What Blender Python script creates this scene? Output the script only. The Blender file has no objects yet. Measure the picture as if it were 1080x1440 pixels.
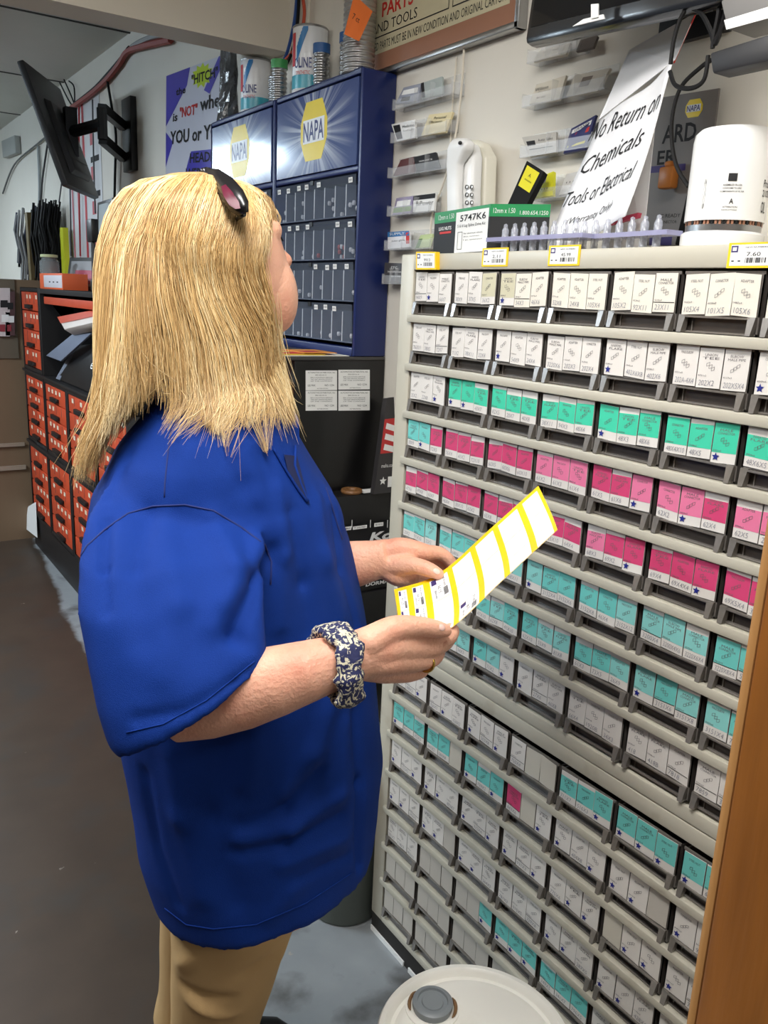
import bpy, bmesh, math, random
from mathutils import Vector, Matrix
from mathutils.bvhtree import BVHTree
random.seed(7)
SC = bpy.context.scene
COL = SC.collection
V = Vector
# ------------------------------------------------------------------ camera
F = 1182.24
RW = ((0.83379001, -0.09975554, 0.54299452), (-0.55036814, -0.22762139, 0.80329534), (0.04346401, -0.96862652, -0.24469071))
CAMP = V((0, 0, 1.5))
cam = bpy.data.cameras.new('camera'); camo = bpy.data.objects.new('camera', cam); COL.objects.link(camo)
camo.matrix_world = Matrix([(RW[i][0], -RW[i][1], -RW[i][2], CAMP[i]) for i in range(3)] + [(0, 0, 0, 1)])
cam.sensor_fit = 'VERTICAL'; cam.sensor_height = 36.0; cam.sensor_width = 27.0; cam.lens = F / 1440 * 36
cam.clip_start = 0.02; cam.clip_end = 60
SC.camera = camo

def D(px, py, d):            # photo point at a measured distance along the view
    c = ((px - 540) / F * d, (py - 720) / F * d, d)
    return V([CAMP[i] + sum(RW[i][k] * c[k] for k in range(3)) for i in range(3)])
def P(px, py, ax, val):      # photo point on a measured wall / floor / cabinet plane
    r = D(px, py, 1.0) - CAMP
    return CAMP + r * ((val - CAMP[ax]) / r[ax])

# ------------------------------------------------------------------ view, world, lights
SC.view_settings.view_transform = 'Standard'; SC.view_settings.look = 'None'
SC.view_settings.gamma = 1.0; SC.view_settings.use_curve_mapping = False
SC.view_settings.exposure = 0.0
w = bpy.data.worlds.new('world'); SC.world = w; w.use_nodes = True
w.node_tree.nodes['Background'].inputs[0].default_value = (0.55, 0.6, 0.65, 1)
w.node_tree.nodes['Background'].inputs[1].default_value = 0.25
LIGHTS = [  # x, y, z, length x, length y, watts, colour
    (0.15, 0.35, 2.50, 0.30, 1.20, 24, (1.0, 0.985, 0.965)),
    (-0.7, 1.55, 2.48, 0.30, 1.20, 18, (1.0, 0.99, 0.97)),  # added unseen lamp, placed to brighten the ceiling beam
    (-0.45, 6.55, 2.53, 0.30, 1.30, 40, (0.82, 0.92, 1.0)),
    (-1.3, 3.9, 2.50, 0.30, 1.20, 82, (0.84, 0.93, 1.0)),
    (0.2, -1.1, 2.50, 1.20, 0.30, 7, (1.0, 0.97, 0.93)),
]
for (x, y, z, lx, ly, wt, c) in LIGHTS:
    ld = bpy.data.lights.new('ceiling_lamp_light', 'AREA'); ld.shape = 'RECTANGLE'; ld.size = lx; ld.size_y = ly
    ld.energy = wt; ld.color = c
    lo = bpy.data.objects.new('ceiling_lamp_light', ld); lo.location = (x, y, z - 0.075); COL.objects.link(lo)

# ------------------------------------------------------------------ materials
def lin(c):
    return tuple((v / 255 / 12.92) if v / 255 <= 0.04045 else ((v / 255 + 0.055) / 1.055) ** 2.4 for v in c[:3])
MATS = {}
def mat(name, rgb, rough=0.5, metal=0.0, var=0.06, scale=12.0, bump=0.0, bscale=60.0, spec=0.5, alpha=1.0, emit=None, trans=0.0, rgb2=None, sub=0.0, coat=0.0, stretch=None, rgbf=0.5):
    if name in MATS: return MATS[name]
    m = bpy.data.materials.new(name); m.use_nodes = True; nt = m.node_tree; N = nt.nodes; L = nt.links
    b = N['Principled BSDF']; c = lin(rgb)
    tc = N.new('ShaderNodeTexCoord'); mp = N.new('ShaderNodeMapping'); L.new(tc.outputs['Object'], mp.inputs[0])
    if stretch: mp.inputs['Scale'].default_value = stretch
    n = N.new('ShaderNodeTexNoise'); n.inputs['Scale'].default_value = scale; n.inputs['Detail'].default_value = 5
    L.new(mp.outputs[0], n.inputs['Vector'])
    mx = N.new('ShaderNodeMix'); mx.data_type = 'RGBA'
    if rgb2 is not None:
        c2 = lin(rgb2); A = c; B = c2
        rp = N.new('ShaderNodeValToRGB'); rp.color_ramp.elements[0].position = rgbf - 0.12; rp.color_ramp.elements[1].position = rgbf + 0.12
        L.new(n.outputs[0], rp.inputs[0]); L.new(rp.outputs[0], mx.inputs[0])
    else:
        A = tuple(max(0, v * (1 - var)) for v in c); B = tuple(min(1, v * (1 + var)) for v in c)
        L.new(n.outputs[0], mx.inputs[0])
    mx.inputs[6].default_value = (*A, 1); mx.inputs[7].default_value = (*B, 1)
    L.new(mx.outputs[2], b.inputs['Base Color'])
    b.inputs['Roughness'].default_value = rough; b.inputs['Metallic'].default_value = metal
    b.inputs['Specular IOR Level'].default_value = spec
    b.inputs['Alpha'].default_value = alpha; b.inputs['Transmission Weight'].default_value = trans
    b.inputs['Subsurface Weight'].default_value = sub; b.inputs['Subsurface Radius'].default_value = (0.01, 0.004, 0.002); b.inputs['Subsurface Scale'].default_value = 1.0
    b.inputs['Coat Weight'].default_value = coat
    if emit: b.inputs['Emission Color'].default_value = (*lin(emit[:3]), 1); b.inputs['Emission Strength'].default_value = emit[3]
    if bump:
        n2 = N.new('ShaderNodeTexNoise'); n2.inputs['Scale'].default_value = bscale; n2.inputs['Detail'].default_value = 4
        L.new(mp.outputs[0], n2.inputs['Vector'])
        bp = N.new('ShaderNodeBump'); bp.inputs['Strength'].default_value = bump; bp.inputs['Distance'].default_value = 0.004
        L.new(n2.outputs[0], bp.inputs['Height']); L.new(bp.outputs[0], b.inputs['Normal'])
    MATS[name] = m; return m
M_black = mat('black_plastic', (22, 22, 24), 0.4)
M_ink = mat('printed_ink', (25, 25, 28), 0.7)
M_pen = mat('pen_ink', (60, 62, 78), 0.7)
M_white = mat('white_paper', (236, 236, 234), 0.7, var=0.03)
M_cab = mat('cabinet_paint', (192, 187, 171), 0.38, var=0.04, scale=5, bump=0.06, bscale=25, spec=0.4)
M_steel = mat('steel', (170, 170, 170), 0.3, 1.0)
M_alu = mat('aluminium', (190, 190, 190), 0.35, 0.9, bump=0.1)
M_wall = mat('wall_paint', (226, 221, 210), 0.75, var=0.05, scale=3, bump=0.12, bscale=40)
M_red = mat('red_plastic', (196, 38, 32), 0.45)
M_clear = mat('clear_acrylic', (232, 234, 236), 0.3, alpha=0.17, spec=0.6)
M_yel = mat('yellow_print', (250, 205, 20), 0.6)

# ------------------------------------------------------------------ object helpers
def tag(o, label=None, cat=None, group=None, kind=None):
    if label: o['label'] = label
    if cat: o['category'] = cat
    if group: o['group'] = group
    if kind: o['kind'] = kind
    return o
def empty(name, loc, label=None, cat=None, group=None, kind=None):
    o = bpy.data.objects.new(name, None); o.location = loc; o.empty_display_size = 0.05; COL.objects.link(o)
    return tag(o, label, cat, group, kind)
class MB:
    def __init__(s): s.v = []; s.f = []; s.m = []; s.mats = []
    def mi(s, m):
        if m not in s.mats: s.mats.append(m)
        return s.mats.index(m)
    def add(s, vs, fs, m):
        b = len(s.v); i = s.mi(m); s.v += [V(p) for p in vs]
        for f in fs: s.f.append([b + k for k in f]); s.m.append(i)
    def box(s, c, size, m, rot=None):
        hx, hy, hz = (k / 2 for k in size); c = V(c)
        vs = [V((x, y, z)) for x in (-hx, hx) for y in (-hy, hy) for z in (-hz, hz)]
        if rot is not None: vs = [rot @ p for p in vs]
        s.add([c + p for p in vs], [(0, 1, 3, 2), (4, 6, 7, 5), (0, 4, 5, 1), (2, 3, 7, 6), (0, 2, 6, 4), (1, 5, 7, 3)], m)
    def bb(s, a, b, m):
        a = V(a); b = V(b); s.box((a + b) / 2, [abs(k) for k in (b - a)], m)
    def hexa(s, p8, m):      # p8: four corners of the front then the four of the back, same order
        s.add(p8, [(0, 1, 2, 3), (7, 6, 5, 4), (0, 4, 5, 1), (1, 5, 6, 2), (2, 6, 7, 3), (3, 7, 4, 0)], m)
    def slab(s, q, th, m):   # quad BL BR TR TL with a thickness behind it
        q = [V(p) for p in q]; n = (q[1] - q[0]).cross(q[3] - q[0]).normalized()
        s.hexa(q + [p - n * th for p in q], m)
    def tube(s, pts, r, m, n=8, cap=True):
        pts = [V(p) for p in pts]; k = len(pts); rs = r if isinstance(r, (list, tuple)) else [r] * k
        rings = []; up = None
        for i, p in enumerate(pts):
            t = (pts[min(i + 1, k - 1)] - pts[max(i - 1, 0)]).normalized()
            if up is None:
                up = t.orthogonal().normalized()
            up = (up - t * up.dot(t)).normalized(); sd = t.cross(up)
            rings.append([p + (up * math.cos(a) + sd * math.sin(a)) * rs[i] for a in [2 * math.pi * j / n for j in range(n)]])
        vs = [q for rg in rings for q in rg]
        fs = [(i * n + j, i * n + (j + 1) % n, (i + 1) * n + (j + 1) % n, (i + 1) * n + j) for i in range(k - 1) for j in range(n)]
        if cap: fs += [tuple(range(n))[::-1], tuple((k - 1) * n + j for j in range(n))]
        s.add(vs, fs, m)
    def rings(s, rg, m, cap=True):
        n = len(rg[0]); k = len(rg)
        vs = [q for r in rg for q in r]
        fs = [(i * n + j, i * n + (j + 1) % n, (i + 1) * n + (j + 1) % n, (i + 1) * n + j) for i in range(k - 1) for j in range(n)]
        if cap: fs += [tuple(range(n))[::-1], tuple((k - 1) * n + j for j in range(n))]
        s.add(vs, fs, m)
    def lathe(s, c, prof, m, n=32, ax=None, a0=0, a1=2 * math.pi):
        c = V(c); ax = V(ax or (0, 0, 1)).normalized(); e1 = ax.orthogonal().normalized(); e2 = ax.cross(e1)
        if abs(ax.z) > 0.999: e1 = V((1, 0, 0)); e2 = V((0, 1, 0))
        rg = [[c + ax * z + (e1 * math.cos(a) + e2 * math.sin(a)) * max(r, 1e-5) for a in [2 * math.pi * j / n for j in range(n)]] for r, z in prof]
        s.rings(rg, m)
    def sphere(s, c, r, m, n=16, k=10, basis=None):
        c = V(c); rr = r if isinstance(r, (list, tuple)) else (r, r, r)
        rg = []
        for i in range(1, k):
            th = math.pi * i / k
            rg.append([V((rr[0] * math.sin(th) * math.cos(2 * math.pi * j / n), rr[1] * math.sin(th) * math.sin(2 * math.pi * j / n), -rr[2] * math.cos(th))) for j in range(n)])
        if basis is not None: rg = [[basis @ p for p in q] for q in rg]
        s.rings([[c + p for p in q] for q in rg], m)
    def text(s, q, st, m, u0=0.0, v0=0.0, u1=1.0, v1=1.0, lift=0.0004, bold=0.0, shear=0.0, jit=0.0):
        vs, fs = glyphs(st, bold, shear)
        if not vs: return
        q = [V(p) for p in q]; n = (q[1] - q[0]).cross(q[3] - q[0]).normalized() * lift
        out = []
        for (x, y) in vs:
            a = u0 + (u1 - u0) * x; b = v0 + (v1 - v0) * y
            if jit: b += jit * math.sin(a * 40)
            out.append(bil(q, a, b) + n)
        s.add(out, fs, m)
    def patch(s, q, m, u0, v0, u1, v1, lift=0.0002):
        q = [V(p) for p in q]; n = (q[1] - q[0]).cross(q[3] - q[0]).normalized() * lift
        s.add([bil(q, a, b) + n for a, b in ((u0, v0), (u1, v0), (u1, v1), (u0, v1))], [(0, 1, 2, 3)], m)
    def star(s, q, m, cu, cv, r, lift=0.0006):
        q = [V(p) for p in q]; n = (q[1] - q[0]).cross(q[3] - q[0]).normalized() * lift
        ex = (q[1] - q[0]).normalized(); ey = (q[3] - q[0]).normalized(); c = bil(q, cu, cv) + n
        pts = [c + (ex * math.sin(a) + ey * math.cos(a)) * (r if i % 2 == 0 else r * 0.45) for i, a in enumerate([math.pi * k / 5 for k in range(10)])]
        s.add(pts + [c], [(10, i, (i + 1) % 10) for i in range(10)], m)
    def mesh(s, name):
        me = bpy.data.meshes.new(name); me.from_pydata([tuple(p) for p in s.v], [], s.f)
        for m in s.mats: me.materials.append(m)
        me.polygons.foreach_set('material_index', s.m); me.update(); return me
    def build(s, name, parent=None, smooth=False, bevel=0.0, label=None, cat=None, group=None, kind=None, seg=2):
        me = s.mesh(name); o = bpy.data.objects.new(name, me); COL.objects.link(o)
        if bevel:
            bm = bmesh.new(); bm.from_mesh(me); bmesh.ops.remove_doubles(bm, verts=bm.verts, dist=1e-6)
            es = [e for e in bm.edges if len(e.link_faces) == 2 and e.calc_face_angle(0) > 0.5]
            bmesh.ops.bevel(bm, geom=es, offset=bevel, segments=seg, affect='EDGES', profile=0.5, clamp_overlap=True)
            bm.to_mesh(me); bm.free()
        if smooth or bevel:
            me.polygons.foreach_set('use_smooth', [True] * len(me.polygons))
            if smooth != 'all': me.set_sharp_from_angle(angle=math.radians(40))
        if parent is not None:
            o.parent = parent; o.matrix_parent_inverse = Matrix.Translation(-V(parent.location)) if parent.rotation_euler.z == 0 else parent.matrix_world.inverted()
        return tag(o, label, cat, group, kind)
def bil(q, a, b):
    return (q[0] * (1 - a) + q[1] * a) * (1 - b) + (q[3] * (1 - a) + q[2] * a) * b
GL = {}
def glyphs(st, bold=0.0, shear=0.0):
    k = (st, bold, shear)
    if k in GL: return GL[k]
    cu = bpy.data.curves.new('t', 'FONT'); cu.body = st; cu.size = 1; cu.resolution_u = 2; cu.offset = bold; cu.shear = shear
    o = bpy.data.objects.new('t', cu); COL.objects.link(o)
    dg = bpy.context.evaluated_depsgraph_get(); me = o.evaluated_get(dg).to_mesh()
    vs = [(v.co.x, v.co.y) for v in me.vertices]; fs = [tuple(p.vertices) for p in me.polygons]
    o.evaluated_get(dg).to_mesh_clear(); bpy.data.objects.remove(o); bpy.data.curves.remove(cu)
    if vs:
        x0 = min(v[0] for v in vs); x1 = max(v[0] for v in vs); y0 = min(v[1] for v in vs); y1 = max(v[1] for v in vs)
        vs = [((x - x0) / max(x1 - x0, 1e-6), (y - y0) / max(y1 - y0, 1e-6)) for x, y in vs]
    GL[k] = (vs, fs); return GL[k]
def barcode(b, q, m, u0, v0, u1, v1, n=11, vert=False):
    t = 0.0
    for i in range(n):
        wd = random.choice((0.3, 0.5, 0.8)) / n; g = i / n
        if vert: b.patch(q, m, u0, v0 + (v1 - v0) * g, u1, v0 + (v1 - v0) * (g + wd), 0.0004)
        else: b.patch(q, m, u0 + (u1 - u0) * g, v0, u0 + (u1 - u0) * (g + wd), v1, 0.0004)
def plane_q(px4, ax, val): return [P(x, y, ax, val) for x, y in px4]

# ------------------------------------------------------------------ the room
WX = 1.30; CZ = 2.60
def floor_mat():
    m = bpy.data.materials.new('floor_concrete'); m.use_nodes = True; nt = m.node_tree; N = nt.nodes; L = nt.links; b = N['Principled BSDF']
    geo = N.new('ShaderNodeNewGeometry'); sep = N.new('ShaderNodeSeparateXYZ'); L.new(geo.outputs['Position'], sep.inputs[0])
    n = N.new('ShaderNodeTexNoise'); n.inputs['Scale'].default_value = 2.2; n.inputs['Detail'].default_value = 8; n.inputs['Roughness'].default_value = 0.7
    L.new(geo.outputs['Position'], n.inputs['Vector'])
    ma = N.new('ShaderNodeMath'); ma.operation = 'MULTIPLY_ADD'; ma.inputs[1].default_value = 0.16; L.new(n.outputs[0], ma.inputs[0]); L.new(sep.outputs['X'], ma.inputs[2])
    # worn brown traffic lane on the left, blue grey paint by the wall: a slanting irregular edge
    ad = N.new('ShaderNodeMath'); ad.operation = 'MULTIPLY_ADD'; ad.inputs[1].default_value = FL_S; L.new(sep.outputs['Y'], ad.inputs[0]); L.new(ma.outputs[0], ad.inputs[2])
    r = N.new('ShaderNodeValToRGB'); r.color_ramp.elements[0].position = FL_E - 0.012; r.color_ramp.elements[1].position = FL_E + 0.012
    L.new(ad.outputs[0], r.inputs[0])
    n3 = N.new('ShaderNodeTexNoise'); n3.inputs['Scale'].default_value = 7; n3.inputs['Detail'].default_value = 8; L.new(geo.outputs['Position'], n3.inputs['Vector'])
    br = N.new('ShaderNodeMix'); br.data_type = 'RGBA'; br.inputs[6].default_value = (*lin((54, 45, 38)), 1); br.inputs[7].default_value = (*lin((78, 66, 56)), 1); L.new(n3.outputs[0], br.inputs[0])
    gr = N.new('ShaderNodeMix'); gr.data_type = 'RGBA'; gr.inputs[6].default_value = (*lin((124, 129, 133)), 1); gr.inputs[7].default_value = (*lin((160, 165, 168)), 1); L.new(n3.outputs[0], gr.inputs[0])
    mx = N.new('ShaderNodeMix'); mx.data_type = 'RGBA'; L.new(r.outputs[0], mx.inputs[0]); L.new(br.outputs[2], mx.inputs[6]); L.new(gr.outputs[2], mx.inputs[7])
    # dirt and small chips
    n4 = N.new('ShaderNodeTexNoise'); n4.inputs['Scale'].default_value = 4.5; n4.inputs['Detail'].default_value = 6; L.new(geo.outputs['Position'], n4.inputs['Vector'])
    r4 = N.new('ShaderNodeValToRGB'); r4.color_ramp.elements[0].position = 0.52; r4.color_ramp.elements[1].position = 0.68; L.new(n4.outputs[0], r4.inputs[0])
    d = N.new('ShaderNodeMix'); d.data_type = 'RGBA'; d.inputs[7].default_value = (*lin((62, 58, 54)), 1); L.new(r4.outputs[0], d.inputs[0]); L.new(mx.outputs[2], d.inputs[6])
    vo = N.new('ShaderNodeTexNoise'); vo.inputs['Scale'].default_value = 26; vo.inputs['Detail'].default_value = 3; L.new(geo.outputs['Position'], vo.inputs['Vector'])
    r5 = N.new('ShaderNodeValToRGB'); r5.color_ramp.elements[0].position = 0.74; r5.color_ramp.elements[1].position = 0.77; L.new(vo.outputs[0], r5.inputs[0])
    e = N.new('ShaderNodeMix'); e.data_type = 'RGBA'; e.inputs[7].default_value = (*lin((165, 158, 150)), 1); L.new(r5.outputs[0], e.inputs[0]); L.new(d.outputs[2], e.inputs[6])
    L.new(e.outputs[2], b.inputs['Base Color']); b.inputs['Roughness'].default_value = 0.42
    bp = N.new('ShaderNodeBump'); bp.inputs['Strength'].default_value = 0.15; bp.inputs['Distance'].default_value = 0.003; L.new(n3.outputs[0], bp.inputs['Height']); L.new(bp.outputs[0], b.inputs['Normal'])
    return m
FL_S = -0.10; FL_E = 0.545
def struct(name, a, b, m):
    q = MB(); q.bb(a, b, m); return q.build(name, kind='structure')
struct('floor', (-3.2, -2.0, -0.05), (1.4, 9.0, 0.0), floor_mat())
M_ceil = mat('ceiling_tile', (218, 219, 212), 0.9, var=0.05, scale=4)
struct('ceiling', (-3.2, -2.0, CZ), (1.4, 9.0, CZ + 0.05), M_ceil)
struct('wall_right', (WX, -2.0, 0), (WX + 0.1, 9.0, CZ), M_wall)
struct('wall_far', (-3.2, 8.9, 0), (1.3, 9.0, CZ), M_wall)
M_walld = mat('low_bounce_wall', (96, 92, 88), 0.8, var=.3, scale=2)  # unseen walls given a dark tone to cut bounced light
struct('wall_left', (-3.2, -2.0, 0), (-3.1, 9.0, CZ), M_walld)
struct('wall_back', (-3.2, -2.1, 0), (1.4, -2.0, CZ), M_walld)
M_beam = mat('beam_paint', (228, 220, 204), 0.7, var=0.03, scale=3)
struct('trim_1', (-3.1, 2.555, 2.222), (WX, 2.68, CZ), M_beam)
# ceiling panel seams
tb = MB(); M_seam = mat('ceiling_seam', (70, 70, 68), 0.8)
for yy in (3.3, 4.1, 5.3, 6.5, 7.7): tb.bb((-3.1, yy, CZ - 0.004), (WX, yy + 0.012, CZ), M_seam)
for xx in (0.75, -0.47, -1.69): tb.bb((xx, 2.7, CZ - 0.004), (xx + 0.012, 8.9, CZ), M_seam)
tb.build('trim_2', kind='structure')


M_lampw = mat('lamp_housing', (225, 225, 220), 0.4)
for i, (x, y, z, lx, ly, wt, c) in enumerate(LIGHTS):
    root = empty('ceiling_lamp', (x, y, CZ), ['white fluorescent ceiling lamp above the photographer', 'added unseen white ceiling lamp over the open floor, brightening the beam', 'white fluorescent ceiling lamp at the far end of the room', 'white fluorescent ceiling lamp halfway down the aisle', 'white fluorescent ceiling lamp set crosswise near the back wall'][i], 'lamp', 'fluorescent ceiling lamps')
    b = MB(); b.bb((x - lx / 2 - 0.03, y - ly / 2 - 0.03, z + 0.01), (x + lx / 2 + 0.03, y + ly / 2 + 0.03, CZ), M_lampw); b.build('housing', root, bevel=0.006)
    b = MB(); b.bb((x - lx / 2, y - ly / 2, z - 0.07), (x + lx / 2, y + ly / 2, z + 0.01), mat('lamp_diffuser_%d' % i, (255, 253, 245), 0.4, emit=(*[k * 255 for k in c], wt * .42))); b.build('diffuser', root, bevel=0.008)
# ------------------------------------------------------------------ the grey drawer cabinets
CX = 0.9925; Y1 = 1.446; Y0 = Y1 - 0.086 - 7 * 0.1262; YI = 1.402; DW = 0.1262; CB = WX - 0.005
M_draw = mat('smoky_plastic', (112, 107, 102), 0.22, var=0.1, spec=0.7)
M_drawd = mat('dark_recess', (64, 58, 53), 0.3, var=0.35, scale=30)
M_drawe = mat('clear_edge', (112, 107, 101), 0.22, var=0.35, scale=60, spec=0.8)
M_in = mat('cabinet_inside', (40, 38, 36), 0.8)
M_dirty = mat('cabinet_paint_low', (192, 187, 171), 0.45, var=0.12, scale=9, bump=0.06, bscale=25, rgb2=(150, 140, 118), rgbf=0.72)
CC = {}
for k, c in dict(W=(226, 221, 214), C=(228, 222, 208), K=(205, 199, 170), G=(62, 205, 166), T=(112, 205, 197), P=(214, 66, 116), p=(232, 122, 160), B=(206, 200, 186), D=(196, 190, 180)).items():
    CC[k] = mat('card_' + {'W': 'white', 'C': 'cream', 'K': 'khaki', 'G': 'green', 'T': 'teal', 'P': 'pink', 'p': 'light_pink', 'B': 'blank', 'D': 'dull_white'}[k], c, 0.55, var=0.05)
M_pen2 = mat('pencil_ink', (128, 128, 140), 0.8)
M_star = mat('blue_star', (24, 36, 130), 0.6)
M_ink_up = mat('card_ink', (112, 106, 108), 0.8); M_ink_low = mat('card_ink_dark', (88, 82, 84), 0.8); CC['U'] = mat('card_pale_teal', (140, 212, 206), .55)
upper = empty('drawer_cabinet', (CX, Y1, 0.775), 'upper beige steel cabinet of small clear drawers, price tags along its top edge', 'drawer cabinet', 'stacked parts drawer cabinets')
lower = empty('drawer_cabinet', (CX, Y1, 0.0), 'lower beige steel cabinet of small clear drawers standing on a black base', 'drawer cabinet', 'stacked parts drawer cabinets')
def shell(root, z0, z1, ztop, zbot, m, lips):
    b = MB()
    b.bb((CX, YI, z0), (CB, Y1, z1), m)                      # left side
    b.bb((CX, Y0, z0), (CB, YI - 7 * DW - 0.004, z1), m)      # right side
    b.bb((CX - .0006, YI - 7 * DW - 0.0045, ztop), (CB, YI + .0005, z1), m); b.bb((CX - .0006, YI - 7 * DW - 0.0045, z0), (CB, YI + .0005, zbot), m)
    o = b.build('frame', root, bevel=0.0025)
    b = MB(); b.bb((CB - 0.01, Y0 + 0.002, z0 + .002), (CB, Y1 - 0.002, z1 - .002), M_in); b.build('back_panel', root)
    for z in lips:
        b = MB(); b.bb((CX - 0.006, YI - 7 * DW - 0.003, z - 0.015), (CX + 0.006, YI + 0.008, z), m); b.bb((CX + 0.006, YI - 7 * DW - 0.003, z - 0.004), (CB - 0.012, YI - 0.001, z - 0.0005), m)
        b.build('shelf', root, bevel=0.0018)
UZ = [1.474 - 0.0955 * i for i in range(8)]
LZ = [0.657 - 0.0967 * i for i in range(7)]
shell(upper, 0.778, 1.5885, 1.559, UZ[7] - 0.004, M_cab, UZ[:7])
shell(lower, 0.055, 0.7765, 0.748, LZ[6] - 0.004, M_dirty, LZ[:6])
b = MB(); b.bb((CX + 0.004, Y0 + 0.01, 0.0), (CB, Y1 + .002, 0.0545), M_in); b.build('base', lower, label='black base')
b = MB(); b.bb((CX + 0.0, Y0 + 0.01, 0.0), (CX + .0035, Y1 - 0.16, 0.012), M_white); b.bb((CX, Y1 - 0.14, 0.0), (CX + .0035, Y1, 0.012), M_white); b.build('floor_strip', lower)
# drawer mesh, local: x outward(-X) is front, origin bottom-left-front (left = +Y)
def drawer_mesh(h):
    b = MB(); wd = DW - 0.006; f = 0.0
    zl = h * 0.30                                             # bottom of the label zone
    b.bb((0.004, -wd, zl), (0.007, 0, h), M_draw)             # front plate behind the cards
    b.bb((0.004, -wd, 0.001), (0.24, -wd + 0.0025, h - 0.004), M_draw); b.bb((0.004, -0.0025, 0.001), (0.24, 0, h - 0.004), M_draw)
    b.bb((0.004, -wd, 0.001), (0.24, 0, 0.0035), M_draw); b.bb((0.237, -wd, 0.001), (0.24, 0, h - 0.006), M_draw)
    b.bb((0.010, -wd + 0.004, 0.002), (0.013, -0.004, zl), M_drawd)    # recessed pull
    for y in (-0.0075, -wd + 0.0075):                         # rounded feet of the pull
        s = 1 if y < -0.05 else -1
        b.hexa([V((-0.006, y - 0.0035, 0.001)), V((-0.006, y + 0.0035, 0.001)), V((-0.001, y + 0.0055, zl)), V((-0.001, y - 0.0055, zl)), V((0.006, y - 0.0035, 0.001)), V((0.006, y + 0.0035, 0.001)), V((0.006, y + 0.0055, zl)), V((0.006, y - 0.0055, zl))], M_drawe)
    b.bb((-0.0015, -wd + 0.010, zl - 0.0035), (0.006, -0.010, zl - 0.0008), M_drawe)
    b.bb((0.008, -wd + 0.016, 0.003), (0.0098, -wd + 0.0175, zl - 0.004), M_drawe); b.bb((0.008, -0.019, 0.003), (0.0098, -0.0175, zl - 0.004), M_drawe)
    # contents seen through the plastic
    rr = random.Random(3)
    for i in range(14):
        b.sphere((0.03 + rr.random() * 0.18, -wd + 0.012 + rr.random() * (wd - 0.024), 0.012 + rr.random() * 0.012), (0.008, 0.008, 0.006), M_brass, 6, 4)
    return b.mesh('drawer')
M_brass = mat('brass_fittings', (150, 120, 60), 0.35, 0.8)
HU = 0.0815; HL = 0.079
dU = drawer_mesh(HU); dL = drawer_mesh(HL)
words = [('MALE', 'CONNECTOR'), ('STEEL NUT', ''), ('ADAPTER', ''), ('ELBOW', 'MALE PIPE'), ('INVERTED', 'FLARE'), ('MALE ELBOW', ''), ('UNION', 'TEE'), ('CONNECTOR', '')]
def card(parent, y_, z_, wdt, hgt, kind, code, star, topw, rnd, low):
    """one printed card; y_ is its left edge (+Y side), z_ its bottom"""
    M_cink = M_ink_low if low else M_ink_up
    b = MB(); tl = rnd.uniform(-0.0012, 0.0012); x = CX + 0.0022 + rnd.uniform(-.0006, .0006)
    q = [V((x, y_, z_ + tl)), V((x, y_ - wdt, z_ - tl)), V((x, y_ - wdt + tl * .6, z_ + hgt - tl)), V((x, y_ + tl * .6, z_ + hgt + tl))]
    base = CC['W'] if kind in 'GTPpKWC' else CC[kind]
    if kind == 'C': base = CC['C']
    b.slab(q, 0.0006, base)
    if kind in 'BD': 
        return b.build('label_card', parent)
    if kind in 'GTPpK': b.patch(q, CC['U' if kind == 'T' and not low and rnd.random() < .45 else kind], 0.005, 0.26 if kind != 'K' else .24, 0.995, 0.995 if (star or topw < 0.02) else 1 - topw, 0.00025)
    wd = words[rnd.randrange(len(words))]
    ytop = 0.80 if kind in 'GTPp' and not star else 0.86
    b.text(q, wd[0], M_cink, 0.24, ytop - 0.065, 0.76, ytop, 0.0005)
    if wd[1]: b.text(q, wd[1], M_cink, 0.15, ytop - 0.145, 0.85, ytop - 0.085, 0.0005)
    # small line drawing of the fitting
    cu = 0.5 + rnd.uniform(-.05, .05); cv = 0.54; a = rnd.uniform(0.2, 0.7)
    for k in range(3):
        du = (k - 1) * 0.11; dv = (k - 1) * 0.055 * (1 if a > .4 else -1)
        for (p0, p1) in (((-.06, -.05), (.06, -.02)), ((-.06, .02), (.06, .055)), ((-.06, -.05), (-.06, .02)), ((.06, -.02), (.06, .055))):
            c0 = (cu + du + p0[0], cv + dv + p0[1]); c1 = (cu + du + p1[0], cv + dv + p1[1])
            th = 0.007
            if abs(p0[0] - p1[0]) > .05: qq = [(c0[0], c0[1] - th), (c1[0], c1[1] - th), (c1[0], c1[1] + th * .3), (c0[0], c0[1] + th * .3)]
            else: qq = [(c0[0] - th, c0[1]), (c0[0] + th, c0[1]), (c1[0] + th, c1[1]), (c1[0] - th, c1[1])]
            b.add([bil(q, *t) + V((-0.0008, 0, 0)) for t in qq], [(0, 1, 2, 3)], M_cink)
    b.text(q, str(rnd.randrange(1100, 9900)) + 'x' + str(rnd.randrange(2, 9)), M_cink, 0.05, 0.285, 0.40, 0.33, 0.0006)
    if star: b.star(q, M_star, 0.2, 0.15, 0.0060, 0.0008)
    else:
        if rnd.random() < .25: b.patch(q, M_ink, 0.02, 0.245, 0.98, 0.262, 0.0006)
        b.text(q, code, M_pen2, 0.10, 0.06, 0.10 + min(.82, .13 * len(code)), 0.195, 0.0007, bold=-.012, shear=0.12)
    return b.build('label_card', parent)
U = ["WWW WWW* WWWWWWWWWWWWWWW", 0]
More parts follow.
